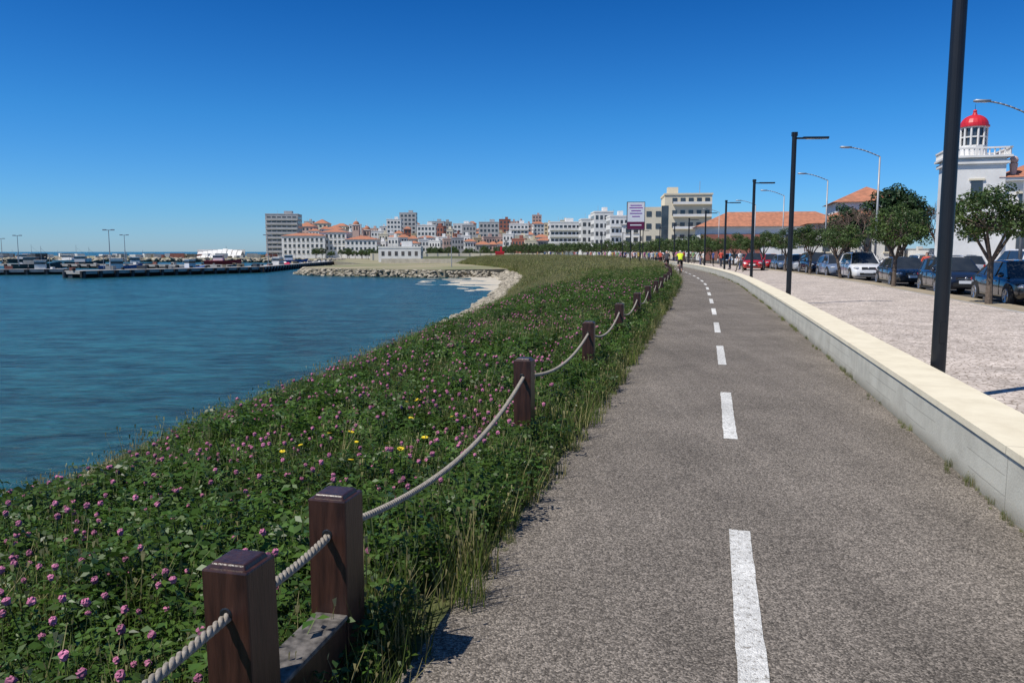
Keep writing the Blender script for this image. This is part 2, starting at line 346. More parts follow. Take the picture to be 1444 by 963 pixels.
for i in range(len(ys)-1):
    for j in range(nd-1):
        F.append((i*nd+j,(i+1)*nd+j,(i+1)*nd+j+1,i*nd+j+1)); y=ys[i]; d=(D(y)+6.0+Bw(y)+5)*(j+.5)/(nd-1)
        MI.append(0 if d<D(y)+(4.6 if y<45 else 3.0) else (1 if d<D(y)+5.8 else 2))
link("grass_bank_ground",fastmesh("grass_bank",V,F,[M['soil'],M['bank'],M['sand']],MI,True))

def poly(name,pts,z,mat,skirt=None,smat=None):
    b=MB(); n=len(pts); b.add([(p[0],p[1],z) for p in pts],[tuple(range(n))],mat)
    if skirt is not None:
        for i in range(n):
            p,q=pts[i],pts[(i+1)%n]; b.add([(p[0],p[1],z),(q[0],q[1],z),(q[0],q[1],skirt),(p[0],p[1],skirt)],[(0,1,2,3)],smat or mat)
    return b.obj(name)
LAND=[(12,150),(2,150),(-12,143),(-26,149),(-39,157),(-44,168),(-40,215),(-66,290),(-70,330),(-150,360),(-280,390),(-500,430),(-900,460),(-900,640),(-420,600),(-200,640),(-260,1500),(900,1500),(900,262),(60,262)]
poly("quay_ground",LAND[::-1],-1.6,M['quay'],-4,M['bank'])
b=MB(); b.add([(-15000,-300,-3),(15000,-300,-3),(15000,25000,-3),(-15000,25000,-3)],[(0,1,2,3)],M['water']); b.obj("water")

# ------------------------------------------------------------------ instancing
def srccoll(name,objs):
    c=bpy.data.collections.new(name)
    for o in objs: c.objects.link(o)
    return c
def scatter(name,P,R,S,I,coll):
    me=bpy.data.meshes.new(name); me.vertices.add(len(P)); me.vertices.foreach_set("co",np.asarray(P,dtype=np.float32).ravel())
    a=me.attributes.new("rot",'FLOAT_VECTOR','POINT'); a.data.foreach_set("vector",np.asarray(R,dtype=np.float32).ravel())
    a=me.attributes.new("scl",'FLOAT','POINT'); a.data.foreach_set("value",np.asarray(S,dtype=np.float32))
    a=me.attributes.new("idx",'INT','POINT'); a.data.foreach_set("value",np.asarray(I,dtype=np.int32))
    o=bpy.data.objects.new(name,me); COL.objects.link(o)
    g=bpy.data.node_groups.new(name+"_gn",'GeometryNodeTree'); g.interface.new_socket("Geometry",in_out='INPUT',socket_type='NodeSocketGeometry'); g.interface.new_socket("Geometry",in_out='OUTPUT',socket_type='NodeSocketGeometry')
    n=g.nodes;l=g.links; gi=n.new("NodeGroupInput");go=n.new("NodeGroupOutput"); iop=n.new("GeometryNodeInstanceOnPoints"); ci=n.new("GeometryNodeCollectionInfo")
    ci.inputs["Collection"].default_value=coll; ci.inputs["Separate Children"].default_value=True; ci.inputs["Reset Children"].default_value=True
    def na(nm,t):
        x=n.new("GeometryNodeInputNamedAttribute"); x.data_type=t; x.inputs["Name"].default_value=nm; return x.outputs["Attribute"]
    e=n.new("FunctionNodeEulerToRotation"); l.new(na("rot",'FLOAT_VECTOR'),e.inputs[0])
    m2p=n.new("GeometryNodeMeshToPoints")
    l.new(gi.outputs[0],m2p.inputs["Mesh"]); l.new(m2p.outputs[0],iop.inputs["Points"]); l.new(ci.outputs[0],iop.inputs["Instance"]); iop.inputs["Pick Instance"].default_value=True
    l.new(na("idx",'INT'),iop.inputs["Instance Index"]); l.new(e.outputs[0],iop.inputs["Rotation"]); l.new(na("scl",'FLOAT'),iop.inputs["Scale"]); l.new(iop.outputs[0],go.inputs[0])
    md=o.modifiers.new("scatter",'NODES'); md.node_group=g; return o

def clover_clump(seed,n=24,rad=.16,hmax=.28):
    r=np.random.default_rng(seed); V=[];F=[];MI=[]
    def leaflet(c,dirv,up,ln,wd):
        side=np.cross(dirv,up); side/=np.linalg.norm(side)+1e-9; o=len(V)
        V.extend([c,c+dirv*ln*.5+side*wd*.5+up*ln*.12,c+dirv*ln,c+dirv*ln*.5-side*wd*.5+up*ln*.12]); F.append((o,o+1,o+2,o+3)); MI.append(0)
    for i in range(n):
        a=r.uniform(0,6.28); q=rad*math.sqrt(r.uniform()); base=np.array([q*math.cos(a),q*math.sin(a),0.])
        h=hmax*r.uniform(.4,1.05); ln_=r.normal(0,.05,2); top=base+np.array([ln_[0],ln_[1],h])
        o=len(V); w=.0022; V.extend([base+[w,0,0],base-[w,0,0],top-[w,0,0],top+[w,0,0]]); F.append((o,o+1,o+2,o+3)); MI.append(1)
        for lv in range(3 if i%2 else 2):
            t=[1,.75,.5][lv]; c=base+(top-base)*t+(r.normal(0,.014,3) if lv else 0)
            up=np.array([r.normal(0,.5),r.normal(0,.5),1.]); up/=np.linalg.norm(up)
            a0=r.uniform(0,6.28)
            for j in range(3):
                an=a0+j*2.09+r.normal(0,.15); d=np.array([math.cos(an),math.sin(an),r.normal(-.1,.3)]); d-=up*np.dot(d,up)*.7; d/=np.linalg.norm(d)
                L=r.uniform(.028,.050); leaflet(c+d*.003,d,up,L,L*.55)
    me=fastmesh("clover_clump",V,F,[M['clover'],M['stem']],MI); return bpy.data.objects.new(f"clover_clump_{seed}",me)
def grass_clump(seed,n=60,rad=.16,h0=.35,mat='grassy',mat2='drygrass',p2=.3,w=.004,bend=.35):
    r=np.random.default_rng(seed);V=[];F=[];MI=[]
    for i in range(n):
        a=r.uniform(0,6.28);q=rad*math.sqrt(r.uniform());b=np.array([q*math.cos(a),q*math.sin(a),0.])
        h=h0*r.uniform(.5,1.1); an=r.uniform(0,6.28); d=np.array([math.cos(an),math.sin(an),0.]); sd=np.array([-d[1],d[0],0.])*w; bd=h*bend*r.uniform(.3,1.3)
        p1=b+d*bd*.3+[0,0,h*.55]; p2_=b+d*bd+[0,0,h]; o=len(V)
        V.extend([b-sd,b+sd,p1+sd*.8,p1-sd*.8,p2_+sd*.15,p2_-sd*.15]); F+= [(o,o+1,o+2,o+3),(o+3,o+2,o+4,o+5)]; k=1 if r.uniform()<p2 else 0; MI+=[k,k]
        if k and r.uniform()<.5 :
            o=len(V); s2=sd*2.4; V.extend([p2_-s2*.4,p2_+s2*.4,p2_+s2+[0,0,h*.08],p2_-s2+[0,0,h*.08]]); F.append((o,o+1,o+2,o+3)); MI.append(k)
    me=fastmesh("grass_clump",V,F,[M[mat],M[mat2]],MI); return bpy.data.objects.new(f"grass_clump_{mat}_{seed}",me)
def flower(seed,mat,r0,h):
    b=MB(); rr=random.Random(seed); b.cyl((0,0,0),(.01,0,h),.0025,.002,M['stem'],4)
    if mat=='fpink':
        nu,nv=9,6; vs=[];fs=[]
        for j in range(nv+1):
            t=-1.4+2.8*j/nv
            for i in range(nu):
                p=6.283*(i+.5*(j%2))/nu; q=r0*(1+rr.uniform(-.25,.25)); vs.append((.01+q*math.cos(t)*math.cos(p),q*math.cos(t)*math.sin(p),h+q*1.05*math.sin(t)))
        for j in range(nv):
            for i in range(nu): fs.append((j*nu+i,j*nu+(i+1)%nu,(j+1)*nu+(i+1)%nu,(j+1)*nu+i))
        b.add(vs,fs,M[mat])
        for j in range(3):
            a=j*2.1; b.add([(.01,0,h-r0),(.01+.03*math.cos(a),.03*math.sin(a),h-r0+.004),(.01+.05*math.cos(a+.3),.05*math.sin(a+.3),h-r0-.004),(.01+.03*math.cos(a+.6),.03*math.sin(a+.6),h-r0+.004)],[(0,1,2,3)],M['clover'])
    else:
        for j in range(11):
            a=j*6.283/11; ca,sa=math.cos(a),math.sin(a); b.add([(.01,0,h),(.01+r0*.6*ca-.006*sa,r0*.6*sa+.006*ca,h+.006),(.01+r0*ca,r0*sa,h+.004),(.01+r0*.6*ca+.006*sa,r0*.6*sa-.006*ca,h+.006)],[(0,1,2,3)],M[mat])
        b.sph((.01,0,h+.004),r0*.3,M[mat],(1,1,.5),8,4)
    return bpy.data.objects.new(f"flower_{mat}_{seed}",b.mesh("flower"))
def rock_obj(seed):
    import bmesh
    bm=bmesh.new(); bmesh.ops.create_icosphere(bm,subdivisions=2,radius=.5); o=Vector((seed*7.1,0,0)); rr=random.Random(seed)
    s=(rr.uniform(.9,1.3),rr.uniform(.7,1.1),rr.uniform(.5,.75))
    for v in bm.verts:
        f=1+.45*noise.noise(v.co*2.2+o); v.co=Vector((round(v.co.x*f*5)/5*.5+v.co.x*f*.5,v.co.y*f,round(v.co.z*f*4)/4*.5+v.co.z*f*.5)); v.co=Vector((v.co.x*s[0],v.co.y*s[1],v.co.z*s[2]))
    me=bpy.data.meshes.new("rock"); bm.to_mesh(me); bm.free(); me.materials.append(M['rock']); return bpy.data.objects.new(f"rock_{seed}",me)

clc=srccoll("clover_source",[clover_clump(s) for s in range(5)])
grc=srccoll("grass_source",[grass_clump(s) for s in range(4)])
drc=srccoll("tall_grass_source",[grass_clump(s+10,n=16,rad=.12,h0=.50,p2=.75,w=.0035) for s in range(3)])
mdc=srccoll("meadow_source",[grass_clump(s+20,n=80,rad=.32,h0=.38,mat='meadow',p2=.38,w=.009,bend=.5) for s in range(4)])
flc=srccoll("clover_flower_source",[flower(s,'fpink',.0135,.29+.02*s) for s in range(3)])
yfc=srccoll("yellow_flower_source",[flower(9,'fyel',.026,.34)])
rkc=srccoll("rock_source",[rock_obj(s) for s in range(5)])

def band(y0,y1,dens,d0,d1,smin,smax,nidx,tilt=.12,patch=None):
    P=[];R=[];S=[];I=[]
    yy=y0
    while yy<y1:
        dy=min(1.0,y1-yy); a=d0(yy) if callable(d0) else d0; bb=d1(yy) if callable(d1) else d1
        n=rng.poisson(max(0,dens*(bb-a)*dy*1.03))
        for _ in range(n):
            y=yy+rng.uniform()*dy; d=rng.uniform(a,bb)
            if patch and not patch(y,d): continue
            p=off(y,-1.30-d); P.append((p[0],p[1],zl(y,d)-.02)); R.append((rng.normal(0,tilt),rng.normal(0,tilt),rng.uniform(0,6.28))); S.append(rng.uniform(smin,smax)); I.append(int(rng.integers(nidx)))
        yy+=1.0
    return P,R,S,I
def cat(*a): return [sum((list(x[i]) for x in a),[]) for i in range(4)]
nz=lambda y,d,s,o: noise.noise(Vector((y*s+o,d*s,o)))
hole=lambda y,d: nz(y,d,1.7,20)>-.36
tall=lambda y,d: nz(y,d,.8,31)>.05
mat1=cat(band(.5,9,52,.10,lambda y:D(y)+.5,.55,1.1,5,.18,hole),band(.5,9,22,.25,lambda y:D(y)+.2,1.0,1.45,5,.2,tall),band(9,18,30,.10,lambda y:D(y)+.4,.7,1.25,5,.18,hole),band(9,18,12,.3,lambda y:D(y),1.2,1.7,5,.2,tall),band(18,40,13,.15,lambda y:D(y)+.2,1.0,1.8,5,.15,hole),band(40,62,3,.2,lambda y:D(y)*.7,1.4,2.0,5))
scatter("clover_plants",*mat1,clc)
gr=cat(band(.5,12,11,.0,lambda y:D(y)+1.2,.55,1.05,4),band(.8,30,26,-.05,.45,.35,.85,4),band(.8,22,30,-.10,.03,.10,.28,4,.5,lambda y,d:nz(y,d,2.2,12)>-.05),band(12,40,8,.1,lambda y:D(y)+.8,.8,1.3,4),band(30,60,12,-.03,.6,.8,1.3,4))
scatter("grass_tufts",*gr,grc)
tg=cat(band(1,30,12,lambda y:D(y)-.5,lambda y:D(y)+2.6,.6,1.0,3),band(1,30,.8,.5,lambda y:D(y)-1,.6,.95,3),band(30,60,7,lambda y:D(y)-1,lambda y:D(y)+3,.8,1.3,3))
scatter("tall_dry_grass",*tg,drc)
md=cat(band(3,40,9,lambda y:D(y)+.4,lambda y:D(y)+4.6,.45,.85,4),band(26,44,3.5,.3,lambda y:D(y)+2,.6,1.1,4),band(44,60,6,.3,lambda y:D(y)+3,.7,1.3,4),band(60,130,6,.0,lambda y:D(y)+3.4,1.0,1.9,4,.15,lambda y,d:nz(y,d,.15,40)>-.4),band(130,220,2.8,.0,lambda y:D(y)+3,1.4,2.6,4))
scatter("meadow_grass",*md,mdc)
fl=cat(band(.8,8,42,.4,lambda y:D(y)+.1,.8,1.25,3,.2,lambda y,d:nz(y,d,.9,3)>-.15),band(8,20,22,.5,lambda y:D(y)+.1,.9,1.35,3,.2,lambda y,d:nz(y,d,.9,3)>-.12),band(20,38,7,.5,lambda y:D(y),1.1,1.7,3,.2))
scatter("clover_flowers",*fl,flc)
yf=band(4.6,7.4,9,.9,2.4,.8,1.2,1,.25,lambda y,d:nz(y,d,1.1,8)>.0)
scatter("yellow_daisies",*yf,yfc)
P=[];R=[];S=[];I=[]
def rk(x,y,z,s): P.append((x,y,z));R.append((rng.uniform(-.4,.4),rng.uniform(-.4,.4),rng.uniform(0,6.28)));S.append(s);I.append(int(rng.integers(5)))
for y in np.arange(3,150,.26 ):
    for _ in range(2):
        if y<42:
            if rng.uniform()<.55: continue
            d=D(y)+rng.uniform(5.2,6.6); p=off(y,-1.3-d); rk(p[0],p[1],zl(y,d)-.05,rng.uniform(.15,.45))
        else:
            d=D(y)+rng.uniform(3.4,6.7); p=off(y,-1.3-d); rk(p[0],p[1],zl(y,d)+.05,rng.uniform(.35,.95))
for y in np.arange(4,20,.8):
    if rng.uniform()<.4:
        d=D(y)+rng.uniform(.6,1.6);p=off(y,-1.3-d); rk(p[0],p[1],zl(y,d)+.02,rng.uniform(.15,.3))
edge=[(0,150),(-12,143),(-26,149),(-39,157),(-44,168),(-40,215)]
for a,bq in zip(edge[:-1],edge[1:]):
    L=math.hypot(bq[0]-a[0],bq[1]-a[1])
    for i in range(int(L*7)):
        t=rng.uniform(); k=rng.uniform(-.2,1.); nx,ny=-(bq[1]-a[1])/L,(bq[0]-a[0])/L
        rk(a[0]+(bq[0]-a[0])*t+nx*k*2.0,a[1]+(bq[1]-a[1])*t+ny*k*2.0 ,-1.8-1.15*max(0,k),rng.uniform(.35,.85))
edge=[(-66,290),(-70,330),(-150,360),(-280,390),(-500,430)]
for a,bq in zip(edge[:-1],edge[1:]):
    L=math.hypot(bq[0]-a[0],bq[1]-a[1])
    for i in range(int(L*2.2)):
        t=rng.uniform(); rk(a[0]+(bq[0]-a[0])*t,a[1]+(bq[1]-a[1])*t-rng.uniform(-1,2),rng.uniform(-2.6,-1.4),rng.uniform(1.0,2.6))
scatter("shore_rocks",P,R,S,I,rkc)
P=[];R=[];S=[];I=[]
for y in np.arange(2.5,60,.10):
    if nz(y,0,.8,5)>-.05:
        p=off(y,1.585-abs(rng.normal(0,.03))); P.append((p[0],p[1],0));R.append((0,0,rng.uniform(0,6)));S.append(rng.uniform(.05,.22));I.append(int(rng.integers(4)))
scatter("wall_foot_weeds",P,R,S,I,grc)

# ------------------------------------------------------------------ posts & ropes
posts=[]
PY=[-1.2,2.27,2.87,6.2,9.75]
y=13.35
while y<62: PY.append(y); y+=3.6
for i,y in enumerate(PY):
    x,yy=off(y,-1.70)
    if i==1: x,yy=-.80,2.27
    if i==2: x,yy=-.66,2.89
    tx,ty=tang(y); rz=-math.atan2(tx,ty)
    top=.70 if i!=1 else .69
    b=MB(); b.box((0,0,top/2-.2),(.15,.15,top+.4),M['wood']) 
    b.box((0,0,top+.004),(.128,.128,.022),M['wood'],top=.86)
    b.cyl((0,-.078,top-.13),(0,.078,top-.13),.022,.022,M['black'],12)
    o=b.obj("wooden_post",(x,yy,0),rz+rng.normal(0,.02),bevel=.006); o.rotation_euler[0]=rng.normal(0,.008); o.rotation_euler[1]=rng.normal(0,.008)
    posts.append((x,yy,top-.13))
b=MB(); a_=posts[1];c_=posts[2]; mx,my=(a_[0]+c_[0])/2,(a_[1]+c_[1])/2; L=math.hypot(c_[0]-a_[0],c_[1]-a_[1]); an=math.atan2(c_[1]-a_[1],c_[0]-a_[0])
b.box((0,0,.12),(L-.16,.12,.27),M['wood']); b.box((0,0,.262),(L-.16,.13,.02),M['woodtop']); b.obj("timber_rail_block",(mx+.01,my,0),an,bevel=.006)
def rope(p,q,sag,fine):
    p=Vector(p);q=Vector(q); cu=bpy.data.curves.new("rope",'CURVE'); cu.dimensions='3D'; L=(q-p).length
    def pt(t): return p.lerp(q,t)+Vector((0,0,-sag*4*t*(1-t)))
    d=(q-p).normalized(); side=d.cross(Vector((0,0,1))).normalized(); up=side.cross(d)
    if fine:
        turns=L/.075; n=int(turns*9); cu.bevel_depth=.0078; cu.bevel_resolution=2
        for s in range(3):
            sp=cu.splines.new('POLY'); sp.points.add(n)
            for i in range(n+1):
                t=i/n; a=turns*6.283*t+s*2.094; v=pt(t)+side*(.0082*math.cos(a))+up*(.0082*math.sin(a)); sp.points[i].co=(*v,1)
    else:
        cu.bevel_depth=.014; sp=cu.splines.new('POLY'); sp.points.add(16)
        for i in range(17): sp.points[i].co=(*pt(i/16),1)
    cu.materials.append(M['rope']); o=bpy.data.objects.new("barrier_rope",cu); COL.objects.link(o)
for i in range(len(posts)-1):
    rope(posts[i],posts[i+1],.02 if i==1 else ((.17+rng.uniform(-.03,.05)) if i else .1),i<6)

# ------------------------------------------------------------------ lamps
def prom_lamp():
    b=MB(); H=5.15
    b.cyl((0,0,-.05),(0,0,H),.075,.07,M['black'],20); b.cyl((0,0,-.02),(0,0,.03),.14,.14,M['black'],16)
    b.box((.0,0,H-.05),(.16,.12,.12),M['black']); b.box((.5,0,H-.17),(1.0,.05,.05),M['black']); b.box((.62,0,H-.16),(.75,.17,.055),M['black']); b.box((.64,0,H-.192),(.6,.12,.012),M['lampg'])
    b.box((0,-.074,.75),(.07,.012,.22),M['black'])
    return b.mesh("promenade_lamp")
plm=prom_lamp()
for y in [-7,9.0,24.9,40.5,56.4,71.3,86,101,116,131,147,163]:
    x,yy=off(y,2.20 if y==9.0 else 2.27); tx,ty=tang(y); o=link("promenade_lamp",plm,(x,yy,0),(0,0,-.3*math.atan2(tx,ty)))
def st_lamp():
    b=MB(); b.cyl((0,0,-.1),(0,0,7.6),.085,.05,M['grey'],12); pr=(0,0,7.6)
    for i in range(1,9):
        t=i/8; q=(-2.0*t,0,7.6+.55*math.sin(t*1.4)); b.cyl(pr,q,.038,.034,M['grey'],8); pr=q
    b.box((pr[0]-.3,0,pr[2]+.02),(.70,.20,.09),M['grey']); b.box((pr[0]-.32,0,pr[2]-.035),(.5,.16,.02),M['lampg']); b.cyl((0,0,-.1),(0,0,.5),.14,.12,M['grey'],12)
    return b.mesh("street_lamp",True)
slm=st_lamp()
for x,y in ((22.9,36),(23.4,51.5),(26.8,68.5),(29.4,87),(31.5,104),(32,124)):
    link("street_lamp",slm,(x,y,0),(0,0,.1))

# ------------------------------------------------------------------ trees
def leafcloud(centers,r,n,size,g,flat=.8):
    C=np.repeat(np.asarray(centers),n,axis=0); N=len(C); d=g.normal(size=(N,3)); d/=np.linalg.norm(d,axis=1)[:,None]
    R=r*np.cbrt(g.uniform(.12,1,N))[:,None]; c=C+d*R*np.array([1,1,flat])
    nrm=d+g.normal(0,.5,(N,3))+np.array([0,0,.4]); nrm/=np.linalg.norm(nrm,axis=1)[:,None]
    t=np.cross(nrm,g.normal(size=(N,3))); t/=np.linalg.norm(t,axis=1)[:,None]; s=np.cross(nrm,t); L=size*g.uniform(.7,1.4,N)[:,None]
    V=np.stack([c-t*L*.5,c+s*L*.28,c+t*L*.5,c-s*L*.28],1).reshape(-1,3); F=np.arange(N*4).reshape(-1,4); return V,F
def tree_mesh(name,seed,crown_r,z0,z1,nb,nl,ls,blob,lm,trunk_r=.09):
    g=np.random.default_rng(seed); b=MB(); fork=z0*.72; H=z1-z0
    lean=g.normal(0,.08,2); b.cyl((0,0,-.1),(lean[0]*.5,lean[1]*.5,fork*.5),trunk_r*1.25,trunk_r,M['bark'],9); b.cyl((lean[0]*.5,lean[1]*.5,fork*.5),(lean[0],lean[1],fork),trunk_r,trunk_r*.9,M['bark'],9)
    cs=[]
    for i in range(nb):
        a=g.uniform(0,6.283); q=crown_r*math.sqrt(g.uniform(.02,1))*.86; z=z0+H*(.15+.8*g.uniform()*(1-(q/crown_r)**2*.55)); cs.append((q*math.cos(a),q*math.sin(a),z))
    for i in range(5):
        a=i*1.257+g.uniform(-.3,.3); q=crown_r*.45; mid=(lean[0]+q*math.cos(a),lean[1]+q*math.sin(a),z0+H*.25)
        b.cyl((lean[0],lean[1],fork*.97),mid,trunk_r*.6,trunk_r*.35,M['bark'],6)
        for j in range(nb):
            if j%5==i: b.cyl(mid,cs[j],trunk_r*.3,trunk_r*.1,M['bark'],4,False)
    V,F=leafcloud(cs,blob,nl,ls,g,.75)
    o=len(b.v); k=b.mi(lm); b.v+=[tuple(x) for x in V.tolist()]; b.f+=[tuple(x) for x in (F+o).tolist()]; b.m+=[k]*len(F)
    return b.mesh(name)
tm=[tree_mesh("promenade_tree",s,1.40,1.75,3.80,50,120,.10,.36,M['leaf']) for s in (1,2,3)]
tmf=[tree_mesh("promenade_tree_far",s,1.7,1.6,3.9,34,60,.2,.5,M['leaf']) for s in (4,5)]
for i,y in enumerate([26.5,39,50,59,68,77,86,95,104]):
    x,yy=off(y,8.35 if y<30 else 8.55); link("promenade_tree",tm[i%3],(x,yy,0),(0,0,i*1.9),[1.03,1.0,.92,1.0,.95,1,.9,1,.95][i])
yv=110
parent=bpy.data.objects.new("distant_tree_row",None); COL.objects.link(parent)
while yv<262:
    x,yy=off(yv,8.4); t=link("tree",tmf[int(rng.integers(2))],(x,yy,0),(0,0,rng.uniform(0,6)),rng.uniform(.85,1.1)); t.parent=parent
    yv+=3.6
big=tree_mesh("pine_tree",11,2.6,2.4,7.6,70,120,.26,.75,M['leafd'],.2)
for x,y,s in ((32.4,68,.98),(36.0,74,.95),(33.5,80,.85)): link("pine_tree",big,(x,y,0),(0,0,x),s)
def bare(seed,h):
    g=random.Random(seed); b=MB()
    def br(p,d,L,r,lv):
        q=p+d*L; b.cyl(p,q,r,r*.65,M['twig'],5 if lv<3 else 3,False)
        if lv>=6: return
        for _ in range(3 if lv<5 else 4):
            nd=(d+Vector((g.gauss(0,.45),g.gauss(0,.45),g.gauss(.1,.3)))).normalized(); br(q,nd,L*g.uniform(.62,.82),r*.6,lv+1)
    br(Vector((0,0,0)),Vector((0,0,1)),h*.26,.12,0); return b.mesh("bare_tree")
bt=bare(3,5.5); 
for x,y,s in ((29.3,66,1.15),(38,71,1.3),(28.4,70,1.0),(39.5,74,1.2)): link("bare_tree",bt,(x,y,0),(0,0,x*2),s)

# ------------------------------------------------------------------ buildings
def hip(b,w,d,z,h,mat,ov=.4,cx_=0,cy_=0):
    W,Dp=w/2+ov,d/2+ov; rx=max(0,W-Dp) if W>Dp else 0; ry=max(0,Dp-W) if Dp>W else 0
    vs=[(-W,-Dp,z),(W,-Dp,z),(W,Dp,z),(-W,Dp,z),(-rx,-ry,z+h),(rx,ry,z+h)]
    vs=[(v[0]+cx_,v[1]+cy_,v[2]) for v in vs]
    if W>Dp: fs=[(0,1,5,4),(1,2,5),(2,3,4,5),(3,0,4)]
    else: fs=[(0,1,4),(1,2,5,4),(2,3,5),(3,0,4,5)]
    fs.append((3,2,1,0)); b.add(vs,fs,mat)
def facade(b,w,z0,z1,yf,floors,bays,wm,ax='x',xc=0,ww=.5,wh=.5,trim=None,sgn=-1,mull=False):
    fh=(z1-z0)/floors; bw=w/bays
    for i in range(floors):
        for j in range(bays):
            u=xc-w/2+bw*(j+.5); z=z0+fh*(i+.52); sw=bw*ww; sh=fh*wh
            def bx(cu,cv,su,sv,th,m):
                if ax=='x': b.box((cu,yf+sgn*th/2,cv),(su,th,sv),m)
                else: b.box((yf+sgn*th/2,cu,cv),(th,su,sv),m)
            if trim is not None: 
                bx(u,z-sh/2-.09,sw+.3,.14,.16,trim); bx(u,z+sh/2+.07,sw+.2,.12,.10,trim)
            bx(u,z,sw,sh,.05,wm)
            if mull: bx(u,z,.07,sh,.09,trim)
def building(name,x,y,w,d,zt,floors,bays,wall,roof='flat',rz=0,z0=-1.7,rh=2.5,ww=.5,wh=.5,win='window',trim=None,balc=False):
    b=MB(); b.box((0,0,(zt+z0)/2),(w,d,zt-z0),M[wall])
    zs=max(z0+.6,zt-(floors)*3.1)
    T=M[trim] if trim else None
    facade(b,w*.94,zs,zt-.4,-d/2,floors,bays,M[win],'x',0,ww,wh,T)
    nb=max(2,int(bays*d/w)); facade(b,d*.9,zs,zt-.4,-w/2,floors,nb,M[win],'y',0,ww*.9,wh,None); facade(b,d*.9,zs,zt-.4,w/2,floors,nb,M[win],'y',0,ww*.9,wh,None,1)
    if balc:
        fh=(zt-.4-zs)/floors
        for i in range(floors): b.box((0,-d/2-.6,zs+fh*i+.1),(w*.98,1.2,.22),M['white']); b.box((0,-d/2-1.15,zs+fh*i+.65),(w*.98,.08,.8),M[wall])
    if roof=='hip': hip(b,w,d,zt+.01,rh,M['tile']); b.box((0,0,zt-.15),(w+.4,d+.4,.28),M['white'])
    else:
        b.box((0,-d/2,zt+.25),(w+.2,.2,.55),M[wall]); b.box((-w/2,0,zt+.25),(.2,d-.22,.55),M[wall]); b.box((w/2,0,zt+.25),(.2,d-.22,.55),M[wall])
        b.box((w*.15,0,zt+1.1),(w*.25,d*.3,2.2),M[wall]); b.cyl((-w*.2,0,zt),(-w*.2,0,zt+2.8),.06,.04,M['grey'],4)
    return b.obj(name,(x,y,0),rz)
def B(u0,u1,vt,Y):  # bearing range + apparent height at distance -> world size
    k0=(u0-722)/1112;k1=(u1-722)/1112; return (k0+k1)/2*Y,(k1-k0)*Y,1.6+(355-vt)/1112*Y
def bb(name,u0,u1,vt,Y,floors,bays,wall,roof='flat',d=None,**k):
    x,w,zt=B(u0,u1,vt,Y); rp=k.pop('rpx',6)
    if roof=='hip': k.setdefault('rh',rp/1112*Y); zt-=k['rh']
    building(name,x,Y+(d or w*.7)/2,w,d or w*.7,zt,floors,bays,wall,roof,**k)
bb("high_rise_apartments",379,423,304,430,9,6,'greyc',d=14,ww=.75,wh=.45,balc=True,rz=.1)
bb("white_palace",402,462,329,385,3,9,'white','hip',d=12,rpx=4,trim='cream')
bb("white_palace",455,492,323,388,3,6,'white','hip',d=14,rpx=5,trim='cream')
bb("white_palace",490,534,333,385,3,7,'white','hip',d=12,rpx=5)
bb("apartment_building",424,447,314,520,5,4,'pink','hip',d=12)
bb("apartment_building",447,466,310,560,5,3,'cream','hip',d=12)
bb("apartment_building",462,486,318,500,4,4,'white','hip',d=12)
bb("apartment_tower",566,589,302,600,10,4,'greyc',ww=.6)
bb("apartment_tower",548,568,311,560,8,4,'white',ww=.6)
bb("apartment_building",590,616,319,480,5,5,'white',ww=.6)
bb("apartment_building",606,628,314,580,7,4,'greyc',ww=.6)
bb("apartment_building",640,668,317,560,6,5,'white',ww=.6)
bb("apartment_building",676,704,315,500,6,5,'greyc',ww=.6)
bb("apartment_building",704,720,311,600,8,3,'brickred',ww=.5)
bb("apartment_building",718,745,317,470,5,5,'white',ww=.6,balc=True)
bb("apartment_tower",750,763,305,700,12,3,'pink',ww=.5)
bb("modern_apartments",774,818,315,360,4,7,'white',ww=.7,wh=.45,balc=True,d=14)
bb("modern_apartments",818,842,311,320,4,3,'white',ww=.6,d=12)
bb("modern_apartments",836,862,301,300,5,4,'white',d=14,ww=.6)
bb("modern_apartments",858,884,307,270,4,4,'white',d=12,ww=.55,balc=True)
walls=['white','white','white','cream','greyc','pink','white','ochre','concrete','brickred']
rr=random.Random(5)
for (Y,va,vb,wa,wb,ua,ub) in ((440,330,339,12,22,520,880),(520,319,331,10,20,440,900),(640,312,324,9,18,424,800),(410,336,343,10,20,530,760)):
    u=ua
    while u<ub:
        wp=rr.uniform(wa,wb); v=rr.uniform(va,vb)
        bb("town_house",u,u+wp,v,Y+rr.uniform(-20,20),max(2,int((355-v)/1112*Y/3.2)),max(2,int(wp/4)),rr.choice(walls),rr.choice(['hip','flat']),rpx=rr.uniform(2.5,4.5),rz=rr.uniform(-.25,.25))
        u+=wp*rr.uniform(.85,1.15)
for uu,vt,Y in ((506,311,470),(521,318,475)):
    x,w,z=B(uu-4.5,uu+4.5,vt,Y); b=MB(); b.box((0,0,z/2-2.5),(w,w,z-1),M['pink']); b.box((0,0,z-3.0),(w+.5,w+.5,.4),M['white']); b.sph((0,0,z-2.8),w*.5,M['tile'],(1,1,1.1),12,6,0); b.cyl((0,0,z-.9),(0,0,z+1),.25,.05,M['white'],6)
    for s in(-1,1): b.box((s*w*.2,-w/2-.03,z-5),(w*.2,.06,2),M['darkwin'])
    b.obj("church_tower",(x,Y,0))
x,w,z=B(536,595,350,250); building("boathouse",x,253,w,6,z,1,6,'white',ww=.45,wh=.5,win='darkwin')
b=MB(); b.box((0,0,0),(70,.4,2.8),M['cream']); 
for i in range(18): b.box((-34+i*4,-.26,0),(.35,.12,2.8),M['concrete'])
b.obj("retaining_wall",(-18,300,-.4),.05)
